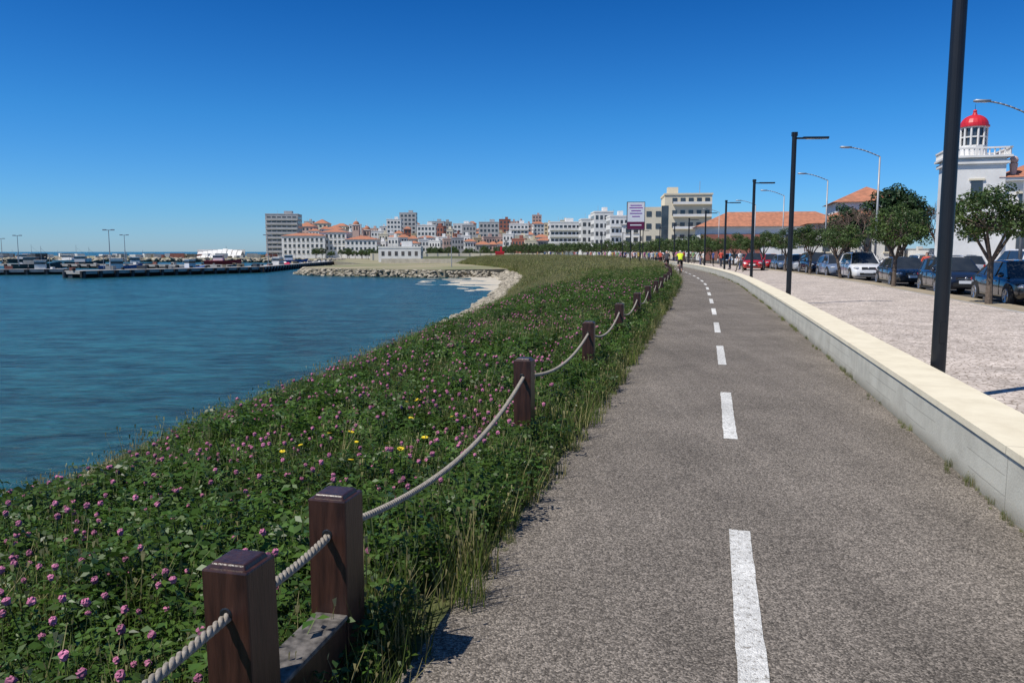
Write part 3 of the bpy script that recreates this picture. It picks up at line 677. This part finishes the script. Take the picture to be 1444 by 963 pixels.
b=MB(); b.box((0,0,0),(46,.4,1.3),M['sand']);b.obj("beach_wall",(-14,225,-1.0),-.04)
x,w,z=B(700,710,350,280); building("beach_kiosk",x,280,3,3,1.2,1,2,'redp','flat')
b=MB()
for i in range(9):
    b.add([(i*2.6-12,-3,-1.6),(i*2.6-9.6,-3,-1.6),(i*2.6-9.6,3,3.2-abs(i-5)*.35),(i*2.6-12,3,3.2-abs(i-5)*.35)],[(0,1,2,3)],M['white'])
b.box((0,3.5,.6),(25,.6,4.4),M['white']); b.obj("white_grandstand",(-158,432,0),.1)
tw=bpy.data.objects.new("town_trees",None); COL.objects.link(tw)
for i in range(60):
    uu=rr.uniform(520,760); Y=rr.uniform(310,345); x=(uu-722)/1112*Y; t=link("tree",tmf[i%2],(x,Y,-1.6),(0,0,i),rr.uniform(.9,1.5)); t.parent=tw
for i in range(14):
    uu=rr.uniform(425,520); Y=rr.uniform(365,375); x=(uu-722)/1112*Y; t=link("tree",tmf[i%2],(x,Y,-1.6),(0,0,i),rr.uniform(.8,1.3)); t.parent=tw

b=MB(); 
b.box((0,6,6),(11,14,18.0),M['cream']); b.box((-8,5,4.6),(5.2,12,15.2),M['cream']); b.box((-5.45,-1.02,5.5),(1.6,.1,14),M['window'])
for i in range(5):
    z=1.0+i*2.9
    for j in range(5): b.box((-3.2+j*1.9,-1.05,z+1.1),(1.1,.1,1.2),M['window'])
    b.box((.9,-1.45,z+.15),(9.0,.9,.18),M['cream']); b.box((.9,-1.88,z+.5),(9.0,.05,.5),M['white'])
    if i<4:
        for j in range(2): b.box((-9.2+j*2.2,-1.05,z+.9),(1.2,.1,1.2),M['window'])
    for yy in range(3): b.box((-10.65,1+yy*3.4,z+.9),(.12,1.3,1.2),M['window']) if i<4 else None
b.box((0,6,15.2),(11.4,14.4,.4),M['cream']); b.box((-3.5,3,16.2),(2.5,3,1.6),M['cream']); b.cyl((3,3,15),(3,3,18.5),.08,.05,M['grey'],5)
b.obj("cream_office_building",(42,192,0),-.12)
b=MB(); b.box((0,0,3.5),(7,9,11),M['white']); hip(b,7,9,9.01,1.4,M['greyc'])
facade(b,6.4,1,8.6,-4.5,3,3,M['window'],'x',0,.55,.5,M['cream']); b.obj("white_villa",(34.5,225,0),-.1)

b=MB(); b.box((0,0,3.1),(27,11,6.2),M['white']); hip(b,27,11,6.21,2.9,M['tile'],.8)
b.box((0,0,6.1),(27.8,11.8,.2),M['white'])
facade(b,25,1.8,5.7,-5.5,1,11,M['darkwin'],'x',0,.4,.5,M['cream'])
b.box((-8,-5.62,2.4),(10.6,.2,4.8),M['brickred'])
b.obj("red_roofed_market_hall",(49.0,152,0),-.15)
b=MB(); b.box((0,0,3.6),(7.5,9,7.4),M['white']); hip(b,7.5,9,7.31,2.0,M['tile'],.5); facade(b,7,1.2,7,-4.5,2,3,M['darkwin'],'x',0,.35,.45,M['cream']); facade(b,8,1.2,7,-3.75,2,3,M['darkwin'],'y',0,.35,.45,None)
b.obj("red_roofed_house",(42.5,97,0),-.25)
b=MB(); b.box((0,0,2.2),(9,7,4.6),M['white']); hip(b,9,7,4.51,1.5,M['tile'],.5); facade(b,8,.6,4.4,-3.5,1,4,M['window'],'x',0,.35,.5,M['cream']); facade(b,6,.6,4.4,-4.5,1,3,M['window'],'y',0,.35,.5,None)
b.obj("low_white_house",(36.5,86,0),-.25)

# lighthouse building
lh=bpy.data.objects.new("lighthouse_building",None); COL.objects.link(lh); lh.location=(34.1,60,0); lh.rotation_euler=(0,0,-.3); lh.scale=(.93,.93,.93)
b=MB(); b.box((0,0,4.45),(3.9,3.9,9.0),M['white']); b.box((0,0,8.6),(4.3,4.3,.25),M['white']); b.box((0,0,9.02),(4.6,4.6,.16),M['white'])
for k_ in range(4):
    a=k_*math.pi/2
    for i in range(13):
        t=-2.1+i*.35; x_,y_=t,-2.15; xx=x_*math.cos(a)-y_*math.sin(a); yy=x_*math.sin(a)+y_*math.cos(a); b.cyl((xx,yy,9.1),(xx,yy,9.6),.07,.05,M['white'],6)
    x_,y_=0,-2.15; b.box((x_*math.cos(a)-y_*math.sin(a),x_*math.sin(a)+y_*math.cos(a),9.66+.002*k_),(4.5,.2,.12),M['white'],rz=a)
b.box((0,-1.975,6.4),(.8,.06,1.6),M['window']); b.box((0,-1.975,3.4),(.8,.06,1.6),M['window']); b.box((0,-2.0,7.28),(1.1,.12,.14),M['cream'])
o=b.obj("tower",parent=lh)
b=MB(); b.cyl((0,0,9.1),(0,0,10.0),1.05,1.02,M['white'],12); b.cyl((0,0,10.0),(0,0,11.45),.86,.86,M['window'],12)
for i in range(12):
    a=i*math.pi/6+.13; b.cyl((.93*math.cos(a),.93*math.sin(a),10.0),(.93*math.cos(a),.93*math.sin(a),11.5),.085,.085,M['white'],6)
for z in (10.0,10.7,11.45): b.cyl((0,0,z-.05),(0,0,z+.05),.97,.97,M['white'],12)
b.cyl((0,0,11.5),(0,0,11.62),1.1,1.1,M['redp'],24); b.sph((0,0,11.62),1.02,M['redp'],(1,1,.85),20,8,0); b.cyl((0,0,12.4),(0,0,12.65),.22,.14,M['redp'],10); b.sph((0,0,12.75),.15,M['redp'],nu=8,nv=6); b.cyl((0,0,12.8),(0,0,13.3),.02,.01,M['black'],4)
b.obj("lantern",parent=lh)
b=MB(); b.box((8,3,3.6),(12,9,7.6),M['white']); hip(b,12,9,7.41,2.2,M['tile'],.5,8,3); b.box((8,3,7.28),(12.8,9.8,.25),M['white'])
for i in range(4): b.box((3.6+i*2.9,-1.54,5.2),(1.1,.08,1.9),M['window']); b.box((3.6+i*2.9,-1.58,6.25),(1.5,.18,.16),M['cream']); b.box((3.6+i*2.9,-1.58,4.15),(1.5,.18,.16),M['cream']); b.box((3.6+i*2.9,-1.54,2.0),(1.1,.08,2.0),M['window'])
for xx in (2.6,5.2): b.cyl((xx,-1.3,7.6),(xx,-1.3,8.5),.2,.3,M['pink'],10); b.sph((xx,-1.3,8.75),.32,M['pink'],nu=10,nv=6)
b.obj("house",parent=lh)
b=MB(); 
for i in range(20):
    x0,y0=off(28+i*4.5,24.3); x1,y1=off(28+(i+1)*4.5,24.3); L=math.hypot(x1-x0,y1-y0); a=math.atan2(y1-y0,x1-x0); b.box(((x0+x1)/2,(y0+y1)/2,.9),(L-.3,.25,1.8),M['white' if i%5 else 'cream'],a); b.box((x0,y0,1.05),(.45,.45,2.15),M['white'],a); b.box(((x0+x1)/2,(y0+y1)/2,1.86),(L-.46,.34,.1),M['concrete'],a)
b.obj("garden_wall")

# ------------------------------------------------------------------ cars
paints={}
def paint(nm,c):
    if nm not in paints: paints[nm]=pmat("car_paint_"+nm,c,tuple(x*.95 for x in c),scale=2,rough=.25,coat=1.0,spec=.5)
    return paints[nm]
def car(loc,head,P,kind='sedan'):
    L,W,H={'sedan':(4.55,1.80,1.43),'hatch':(4.05,1.74,1.49),'suv':(4.35,1.84,1.66),'van':(4.5,1.85,1.85)}[kind]
    belt={'sedan':.93,'hatch':.95,'suv':1.05,'van':1.08}[kind]; hood=belt-.09
    b=MB(); hw=W/2
    rb=belt+.03 if kind=='sedan' else belt
    st=[(0,.74,.60,.36),(.012,.86,rb-.16,.27),(.05,.94,rb-.02,.21),(.17,.985,rb+.01,.19),(.35,1,belt,.18),(.55,1,belt-.01,.18),(.72,1,belt-.03,.18),(.84,.975,hood,.19),(.93,.92,hood-.09,.21),(.975,.85,hood-.18,.23),(1.0,.72,.56,.32)]
    rings=[]
    for f,wf,zt,zb in st:
        x=(f-.5)*L; w=wf*hw; h=[(0,zb),(.88*w,zb),(.985*w,zb+.10),(w,zb+(zt-zb)*.5),(.985*w,zt-.16*(zt-zb)),(.93*w,zt-.05),(.80*w,zt),(.4*w,zt+.025),(0,zt+.03)]
        rings.append([(x,yy,zz) for yy,zz in h]+[(x,-yy,zz) for yy,zz in h[-2:0:-1]])
    n=len(rings[0]); vs=sum(rings,[]); fs=[]
    for i in range(len(rings)-1):
        for j in range(n): fs.append((i*n+j,i*n+(j+1)%n,(i+1)*n+(j+1)%n,(i+1)*n+j))
    fs+= [tuple(range(n-1,-1,-1)),tuple((len(rings)-1)*n+j for j in range(n))]
    b.add(vs,fs,P)
    g={'sedan':[(.10,0),(.27,.90),(.40,1),(.52,1.0),(.60,.95),(.76,0)],'hatch':[(.02,0),(.09,.86),(.22,.98),(.45,1),(.60,.95),(.78,0)],'suv':[(.02,0),(.07,.88),(.2,.98),(.45,1),(.61,.96),(.77,0)],'van':[(.01,0),(.05,.92),(.2,1),(.5,1),(.66,.95),(.84,0)]}[kind]
    gb=belt-.04; GS=[]
    for f,t in g:
        x=(f-.5)*L; z=gb+(H-gb)*t; wb=.87*hw; wt=wb-(.87-.64)*hw*t; wm=wb+(wt-wb)*.92
        zm=gb+(z-gb)*.9
        GS.append([(x,wb,gb),(x,wm,zm),(x,wt*.93,z-.005),(x,0,z+.02),(x,-wt*.93,z-.005),(x,-wm,zm),(x,-wb,gb)])
    for i in range(len(GS)-1):
        a,c=GS[i],GS[i+1]
        for j in range(6):
            ends=(i==0 or i==len(GS)-2)
            m=M['cglass'] if (ends or j in(0,5)) else P
            b.add([a[j],a[j+1],c[j+1],c[j]],[(0,1,2,3)],m)
    for s in (1,5):
        for i in range(len(GS)-1): b.cyl(GS[i][s],GS[i+1][s],.028,.028,P,6)
        sg=0 if s==1 else 6
        for i in (1,3): b.cyl(GS[i][sg],GS[i][s],.028,.024,P if i==1 else M['tyre'],5)
        b.cyl(GS[0][sg],GS[-1][sg],.018,.018,P,5)
    r=.32 if kind in('sedan','hatch') else .35
    for xw in (-.5*L+.80,.5*L-.82):
        for s in(-1,1):
            yo=s*hw*.995
            b.cyl((xw,yo-s*.12,r+.02),(xw,yo+s*.006,r+.02),r+.06,r+.06,M['tyre'],22)
            b.cyl((xw,yo-s*.2,r),(xw,yo+s*.018,r),r,r-.015,M['tyre'],22)
            b.cyl((xw,yo,r),(xw,yo+s*.024,r),r*.66,r*.64,M['darkwin'],18)
            for k_ in range(5):
                a=k_*1.2566; b.cyl((xw,yo+s*.022,r),(xw+r*.62*math.cos(a),yo+s*.022,r+r*.62*math.sin(a)),.035,.028,M['rim'],5)
            b.torus((xw,yo+s*.022,r),r*.63,.02,M['rim'],'y',20,5)
    fx=L/2
    for s in(-1,1):
        b.sph((fx-.20,s*hw*.70,hood-.215),.19,M['lampg'],(.95,.95,.42),12,6)
        b.sph((-fx+.10,s*hw*.76,rb-.22),.17,M['tail'],(.6,.9,.6),10,6)
        b.sph((.24*L,s*(hw+.06),belt+.04),.11,P,(.7,.9,.75),8,6)
        b.sph((fx-.06,s*hw*.62,.40),.07,M['lampg'],(.8,1,1),8,6)
        for xx in (-.06*L,.17*L): b.box((xx,s*(hw*.998),.60),(.012,.012,.55),M['tyre'])
        b.box((-.10*L,s*(hw*.995),belt-.17),(.16,.03,.03),P); b.box((.09*L,s*(hw*.995),belt-.17),(.16,.03,.03),P)
        b.box((0,s*hw*.97,.215),(L*.5,.05,.07),M['tyre'])
    b.box((fx-.065,0,hood-.24),(.10,hw*.82,.15),M['tyre']); b.box((fx-.02,0,hood-.24),(.03,hw*.70,.02),M['rim']); b.sph((fx-.0,0,hood-.22),.06,M['rim'],(.3,1,1),8,6)
    b.box((fx-.015,0,.40),(.06,hw*1.05,.13),M['tyre']); b.box((fx+.02,0,.50),(.02,.52,.115),M['plate']); b.box((-fx-.0,0,.62),(.03,.52,.115),M['plate'])
    o=b.obj("parked_car",loc,head,smooth=True,split=38)
    return o
def along(y,o_): 
    x,yy=off(y,o_); tx,ty=tang(y); return (x,yy,-.10),math.atan2(-ty,-tx)
navy=(.012,.016,.028); CL=[(28.4,9.9,'black',(.010,.010,.012),'sedan'),(35.6,9.9,'navy',navy,'hatch'),(42.6,9.9,'darkgrey',(.035,.037,.042),'sedan'),(50.6,9.8,'white',(.75,.75,.74),'suv'),(57,9.8,'greyblue',(.16,.20,.28),'hatch'),(63,9.8,'navy',navy,'suv'),(69,9.8,'silver',(.35,.37,.40),'hatch'),(75,9.8,'blue',(.08,.13,.22),'sedan'),(81,9.8,'red',(.45,.012,.012),'hatch'),(87,9.8,'silver',(.35,.37,.40),'sedan'),(93,9.8,'black',(.010,.010,.012),'hatch'),(99,9.8,'white',(.75,.75,.74),'hatch'),(105,9.8,'navy',navy,'sedan')]
for y,o_,nm,c,kd in CL:
    l_,h=along(y,o_); car(l_,h+rng.normal(0,.02),paint(nm,c),kd)
for y,o_,nm,c,kd in ((50,18.5,'white',(.75,.75,.74),'van'),(58,18.4,'silver',(.35,.37,.4),'hatch'),(66,18.4,'white',(.75,.75,.74),'hatch'),(42,18.6,'darkgrey',(.035,.037,.042),'suv'),(35,18.6,'silver',(.35,.37,.4),'suv')):
    l_,h=along(y,o_); car(l_,h+math.pi,paint(nm,c),kd)
car((21.2,70,-.002),math.atan2(-.95,-.35),paint('red',(.45,.012,.012)),'hatch')

# ------------------------------------------------------------------ people
def fig(name,J,E):
    me=bpy.data.meshes.new("fig"); names=list(J); me.from_pydata([J[k][0] for k in names],[(names.index(a),names.index(c)) for a,c in E],[]); o=bpy.data.objects.new("figtmp",me); COL.objects.link(o)
    sk=o.modifiers.new("s",'SKIN'); 
    for i,k_ in enumerate(names): me.skin_vertices[0].data[i].radius=(J[k_][1],)*2 if not hasattr(J[k_][1],'__len__') else J[k_][1]; me.skin_vertices[0].data[i].use_root=(i==0)
    ss=o.modifiers.new("d",'SUBSURF'); ss.levels=1; ss.render_levels=1
    dg=bpy.context.evaluated_depsgraph_get(); m=bpy.data.meshes.new_from_object(o.evaluated_get(dg)); bpy.data.objects.remove(o)
    return m
def J_walk(st=.22):
    return {'pel':((0,0,.93),(.16,.12)),'wst':((0,0,1.08),(.14,.10)),'chs':((0,0,1.28),(.17,.12)),'nk':((0,0,1.46),.06),'hd':((0,.01,1.56),.075),'hd2':((0,.01,1.68),.085),
     'sL':((-.19,0,1.40),.065),'eL':((-.24,-st*.5,1.13),.045),'hL':((-.24,-st*.4+.1,.90),.035),'fL':((-.24,-st*.4+.14,.82),.03),
     'sR':((.19,0,1.40),.065),'eR':((.24,st*.5,1.13),.045),'hR':((.24,st*.6+.1,.90),.035),'fR':((.24,st*.6+.14,.82),.03),
     'pL':((-.10,0,.88),.10),'kL':((-.10,st*.6,.50),.068),'aL':((-.10,st,.09),.045),'tL':((-.10,st+.15,.04),.04),
     'pR':((.10,0,.88),.10),'kR':((.10,-st*.2,.49),.068),'aR':((.10,-st,.10),.045),'tR':((.10,-st+.14,.04),.04)}
E_=[('pel','wst'),('wst','chs'),('chs','nk'),('nk','hd'),('hd','hd2'),('chs','sL'),('sL','eL'),('eL','hL'),('hL','fL'),('chs','sR'),('sR','eR'),('eR','hR'),('hR','fR'),('pel','pL'),('pL','kL'),('kL','aL'),('aL','tL'),('pel','pR'),('pR','kR'),('kR','aR'),('aR','tR')]
clothes={}
def cm(c):
    if c not in clothes: clothes[c]=pmat("cloth_%d"%len(clothes),c,tuple(x*.8 for x in c),scale=8,rough=.9)
    return clothes[c]
def color_fig(m,shirt,pants,arms_z=1.2):
    for x in (cm(shirt),cm(pants),M['skin'],M['hair'],M['tyre']): m.materials.append(x)
    for p in m.polygons:
        c=p.center; p.use_smooth=True
        if c.z>1.62 or (c.z>1.5 and c.y<.0): k_=3
        elif c.z>1.45: k_=2
        elif abs(c.x)>.205 and c.z<arms_z: k_=2
        elif c.z>.92: k_=0
        elif c.z<.09: k_=4
        else: k_=1
        p.material_index=k_
    return m
base=[fig("p",J_walk(s),E_) for s in (.22,.05,.3)]
shirts=[(.6,.08,.05),(.05,.08,.25),(.7,.7,.68),(.03,.03,.035),(.1,.3,.5),(.55,.4,.1),(.2,.35,.15),(.5,.15,.3)]
pantsl=[(.03,.035,.06),(.02,.02,.02),(.2,.18,.14),(.08,.10,.18)]
def ped(x,y,rz,i,z=0,s=1.0):
    m=color_fig(base[i%3].copy(),shirts[i%8],pantsl[i%4]); link("pedestrian",m,(x,y,z),(0,0,rz),s)
i=0
for yv in (84,88,91,95,98,101,103,106,109,112,115,119,122,126,130,134,138,143,148,153,160,168,176,185,195,205):
    x,yy=off(yv,rng.uniform(2.4,6.0)); ped(x,yy,rng.uniform(0,6.28),i,0,rng.uniform(.93,1.05)); i+=1
    if yv>95:
        for q in range(2): x,yy=off(yv+rng.uniform(0,3),rng.uniform(-1.2,1.4)); ped(x,yy,rng.uniform(0,6.28),i+3+q*2)
ped(22.6,43.5,2.2,0,-.1); ped(20.0,70,2.2,3); ped(19.4,71,1.2,4); ped(18.0,63,.5,2); ped(22.9,44.0,-.6,5,-.1)
def cyclist(x,y,rz,shirt):
    par=bpy.data.objects.new("cyclist",None); COL.objects.link(par); par.location=(x,y,0); par.rotation_euler=(0,0,rz)
    b=MB()
    for yy in(-.52,.52):
        b.torus((0,yy,.34),.325,.022,M['tyre'],'x',28,6); b.cyl((-.03,yy,.34),(.03,yy,.34),.03,.03,M['rim'],8)
        for k_ in range(12): a=k_*.5236; b.cyl((0,yy,.34),(0,yy+.31*math.cos(a),.34+.31*math.sin(a)),.002,.002,M['rim'],3,False)
    F_=M['redp']
    bbk=(0,-.08,.30); seat=(0,-.24,.88); hdt=(0,.36,.86); hdb=(0,.40,.70)
    for p,q,r_ in ((bbk,seat,.017),(bbk,hdb,.02),((0,-.21,.80),hdt,.017),(hdt,hdb,.02),(hdb,(0,.52,.34),.014),(bbk,(0,-.52,.34),.012),((0,-.21,.80),(0,-.52,.34),.01),(hdt,(0,.36,.98),.014),((-.28,.38,1.0),(.28,.38,1.0),.013)): b.cyl(p,q,r_,r_,F_ if r_>.0125 else M['black'],8)
    b.sph((0,-.25,.92),.12,M['black'],(.6,1.1,.3),10,6); b.cyl((-.02,-.08,.3),(.02,-.08,.3),.09,.09,M['black'],16); b.box((.12,-.08,.12),(.09,.10,.02),M['black']); b.box((-.12,-.08,.47),(.09,.10,.02),M['black'])
    b.cyl((.04,-.08,.3),(.07,-.08,.12),.012,.012,M['black'],5); b.cyl((-.04,-.08,.3),(-.07,-.08,.47),.012,.012,M['black'],5)
    b.obj("bicycle",parent=par)
    J={'pel':((0,-.24,.99),(.16,.12)),'wst':((0,-.17,1.14),(.14,.11)),'chs':((0,-.03,1.33),(.18,.12)),'nk':((0,.08,1.48),.06),'hd':((0,.12,1.57),.075),'hd2':((0,.12,1.68),.085),
     'sL':((-.19,0,1.42),.065),'eL':((-.26,.16,1.2),.045),'hL':((-.25,.35,1.04),.035),'fL':((-.23,.41,1.02),.03),'sR':((.19,0,1.42),.065),'eR':((.26,.16,1.2),.045),'hR':((.25,.35,1.04),.035),'fR':((.23,.41,1.02),.03),
     'pL':((-.10,-.22,.95),.10),'kL':((-.13,.16,.86),.07),'aL':((-.12,-.06,.56),.045),'tL':((-.12,.06,.51),.04),'pR':((.10,-.22,.95),.10),'kR':((.13,.10,.58),.07),'aR':((.12,-.10,.21),.045),'tR':((.12,.03,.16),.04)}
    m=fig("r",J,E_)
    for q in (cm(shirt),cm((.02,.02,.025)),M['skin'],M['signw'],M['tyre']): m.materials.append(q)
    for p in m.polygons:
        c=p.center; p.use_smooth=True
        if c.z>1.64: k_=3
        elif c.z>1.5 and abs(c.x)<.12: k_=2
        elif abs(c.x)>.21 and c.z<1.3: k_=2
        elif c.z>1.03: k_=0
        elif c.z>.72: k_=1
        elif c.z<.2 or (c.x<0 and c.z<.56): k_=4
        else: k_=2
        p.material_index=k_
    o=bpy.data.objects.new("rider",m); COL.objects.link(o); o.parent=par
cyclist(11.9,56.5,-.17,(.72,.85,.04)); cyclist(12.3,63.5,-.15,(.05,.05,.06)); cyclist(15.6,84,-.12,(.5,.08,.05))

b=MB(); b.box((0,0,5.35),(1.9,.28,2.95),M['black']); b.box((0,-.15,5.35),(1.78,.02,2.83),M['signw']); b.box((0,-.163,4.35),(1.78,.01,.78),M['purple'])
for i,(z,w) in enumerate(((6.45,1.2),(6.2,1.4),(5.9,1.0),(5.62,1.3),(5.3,.8))): b.box((0,-.165,z),(w,.012,.09),M['purple2'])
b.box((0,-.172,4.4),(1.2,.01,.12),M['signw']); b.cyl((-.5,0,-.4),(-.5,0,3.9),.06,.06,M['black'],10); b.cyl((.5,0,-.4),(.5,0,3.9),.06,.06,M['black'],10)
b.obj("advertising_billboard",(13.1,85,0),-.05)

# ------------------------------------------------------------------ piers, boats, harbour lamps
def pier(pts,w,zt):
    b=MB()
    for (x0,y0),(x1,y1) in zip(pts[:-1],pts[1:]):
        L=math.hypot(x1-x0,y1-y0); a=math.atan2(y1-y0,x1-x0); b.box(((x0+x1)/2,(y0+y1)/2,zt-.3),(L,w,.6),M['concrete'],a)
        nx,ny=-math.sin(a),math.cos(a); n=int(L/3.2)
        for i in range(n+1):
            t=i/n
            for s in(-1,1):
                px,py=x0+(x1-x0)*t+nx*s*w*.5,y0+(y1-y0)*t+ny*s*w*.5; b.cyl((px,py,-4),(px,py,zt-.2),.38,.38,M['hull'],8)
                if s<0 : b.box((px,py-.1,zt-.6),(.8,.5,1.1),M['tyre'],a)
            if i%3==0: b.box((x0+(x1-x0)*t,y0+(y1-y0)*t,zt+.2),(.4,.4,.4),M['tyre'],a)
            if i%2==0:
                s_=rr.uniform(.4,1.1); b.box((x0+(x1-x0)*t+nx*rr.uniform(-1,1),y0+(y1-y0)*t+ny*rr.uniform(-1,1)+1.2,zt+s_*.35),(s_*1.5,s_,s_*.7),M[rr.choice(['hull','brickred','tan','concrete','white'])],rr.uniform(0,3))
        b.box(((x0+x1)/2+nx*w*.3,(y0+y1)/2+ny*w*.3,zt-1.0),(L*.99,w*.3,1.6),M['hull'],a)
    return b.obj("pier")
pier([(-77,140),(-58,178),(-62,230),(-66,292)],5,-1.7)
pier([(-135,150),(-108,158),(-92,165)],4,-1.9)
pier([(-150,235),(-75,215)],4,-1.9)
def boat(name,x,y,rz,L,hullm,cab):
    b=MB(); st=[(-.5,.7,1.0,.15),(-.25,1,.95,0),(.1,1,1.0,0),(.35,.7,1.2,.05),(.5,.05,1.5,.3)]; W=L*.16; R=[]
    for f,w,zt,zb in st: R.append([(f*L,-W*w,zt*L*.11),(f*L,-W*w*.6,zb-.3),(f*L,W*w*.6,zb-.3),(f*L,W*w,zt*L*.11)])
    vs=sum(R,[]); fs=[]
    for i in range(4):
        for j in range(4): fs.append((i*4+j,i*4+(j+1)%4,(i+1)*4+(j+1)%4,(i+1)*4+j))
    fs+=[(0,1,2,3),(19,18,17,16)]; b.add(vs,fs,hullm); h=L*.11
    b.box((-.12*L,0,h+.9),(L*.26,W*1.1,1.8),cab); b.box((-.12*L,0,h+1.3),(L*.265,W*1.12,.5),M['window']); b.box((-.12*L,0,h+1.9),(L*.3,W*1.3,.12),cab)
    b.cyl((.1*L,0,h),(.1*L,0,h+L*.4),.07,.04,M['grey'],6); b.cyl((-.4*L,0,h),(-.4*L,0,h+L*.25),.06,.04,M['grey'],6); b.cyl((.1*L,0,h+L*.35),(.42*L,0,h+.5),.02,.02,M['black'],3)
    b.obj(name,(x,y,-3),rz)
for x,y,rz,L,hm,cb in ((-60.5,208,1.45,11,'redp','white'),(-84,172,.5,9,'hull','white'),(-98,200,.2,10,'blue','white'),(-128,215,.1,12,'hull','concrete'),(-112,240,.3,10,'hull','white'),(-100,171,.4,8,'white','white'),(-118,166,.3,9,'brickred','white'),(-76,190,1.2,8,'blue','white'),(-70,240,1.5,10,'white','white'),(-140,262,.2,12,'hull','white'),(-105,290,.1,13,'redp','white'),(-165,300,.0,14,'white','white'),(-88,320,.2,12,'blue','white'),(-200,330,.1,15,'hull','white')):
    boat("fishing_boat",x,y,rz,L,M[hm],M[cb])
hl=MB(); hl.cyl((0,0,0),(0,0,7.2),.10,.06,M['grey'],8); hl.box((0,0,7.2),(1.7,.12,.12),M['grey']); hl.box((-.7,0,7.25),(.6,.3,.2),M['grey']); hl.box((.7,0,7.25),(.6,.3,.2),M['grey']); hlm=hl.mesh("harbour_lamp")
for x,y,z in ((-73.5,146,-1.7),(-92,190,-1.7),(-118,191,-1.8),(-150,235,-1.8),(-12.5,165,-1.6),(-58,190,-1.7)): link("harbour_lamp",hlm,(x,y,z),(0,0,.2))
b=MB()
for i in range(90):
    Y=rr.uniform(395,480); x=-rr.uniform(.28,.66)*Y; s=rr.uniform(1,4); b.box((x,Y,-1.6+s*.3),(s*1.6,s,s*.6),M[rr.choice(['concrete','hull','white','tan','brickred','greyc'])],rr.uniform(0,3))
b.obj("quayside_stores")

# ------------------------------------------------------------------ light, sky, camera
az=(1.0,.55); el=math.radians(56)
h=Vector((az[0],az[1],0)).normalized()*math.cos(el); d=Vector((h.x,h.y,-math.sin(el)))
s=bpy.data.lights.new("sun",'SUN'); s.energy=4.8; s.angle=math.radians(.53); s.color=(1,.955,.88); so=bpy.data.objects.new("sun",s); COL.objects.link(so); so.rotation_euler=d.to_track_quat('-Z','Y').to_euler()
w=bpy.data.worlds.new("World"); scene.world=w; w.use_nodes=True; n=w.node_tree.nodes;l=w.node_tree.links; bg=n["Background"]
sk=n.new("ShaderNodeTexSky"); sk.sky_type='NISHITA'; sk.sun_disc=False; sk.sun_elevation=el; sk.sun_rotation=math.atan2(-d.x,-d.y); sk.air_density=1.0; sk.dust_density=.2; sk.ozone_density=3.0; sk.altitude=0
hs=n.new("ShaderNodeHueSaturation"); hs.inputs["Saturation"].default_value=1.25
tc=n.new("ShaderNodeTexCoord"); sp=n.new("ShaderNodeSeparateXYZ"); l.new(tc.outputs["Generated"],sp.inputs[0])
cr=n.new("ShaderNodeValToRGB"); e=cr.color_ramp.elements; e[0].position=0; e[0].color=(.30,.48,.88,1); e[1].position=.75; e[1].color=(.34,.42,.52,1)
for pz,c in ((.05,(.22,.455,.78)),(.157,(.145,.43,.70)),(.30,(.06,.31,.57)),(.45,(.12,.33,.52))):
    q=e.new(pz); q.color=c4(c)
l.new(sp.outputs["Z"],cr.inputs["Fac"])
vm=n.new("ShaderNodeVectorMath"); vm.operation='MULTIPLY'; vs_=n.new("ShaderNodeVectorMath"); vs_.operation='SCALE'; vs_.inputs["Scale"].default_value=2.0
l.new(sk.outputs[0],hs.inputs["Color"]); l.new(hs.outputs[0],vm.inputs[0]); l.new(cr.outputs["Color"],vm.inputs[1]); l.new(vm.outputs[0],vs_.inputs[0]); l.new(vs_.outputs[0],bg.inputs["Color"]); bg.inputs["Strength"].default_value=.085
cam=bpy.data.cameras.new("camera"); co=bpy.data.objects.new("camera",cam); COL.objects.link(co); co.location=(0,0,1.6); co.rotation_euler=(math.radians(90-6.44),0,0)
cam.sensor_width=36; cam.lens=27.92; cam.clip_start=.05; cam.clip_end=60000; scene.camera=co
scene.view_settings.view_transform='Standard'; scene.view_settings.look='None'; scene.view_settings.exposure=0
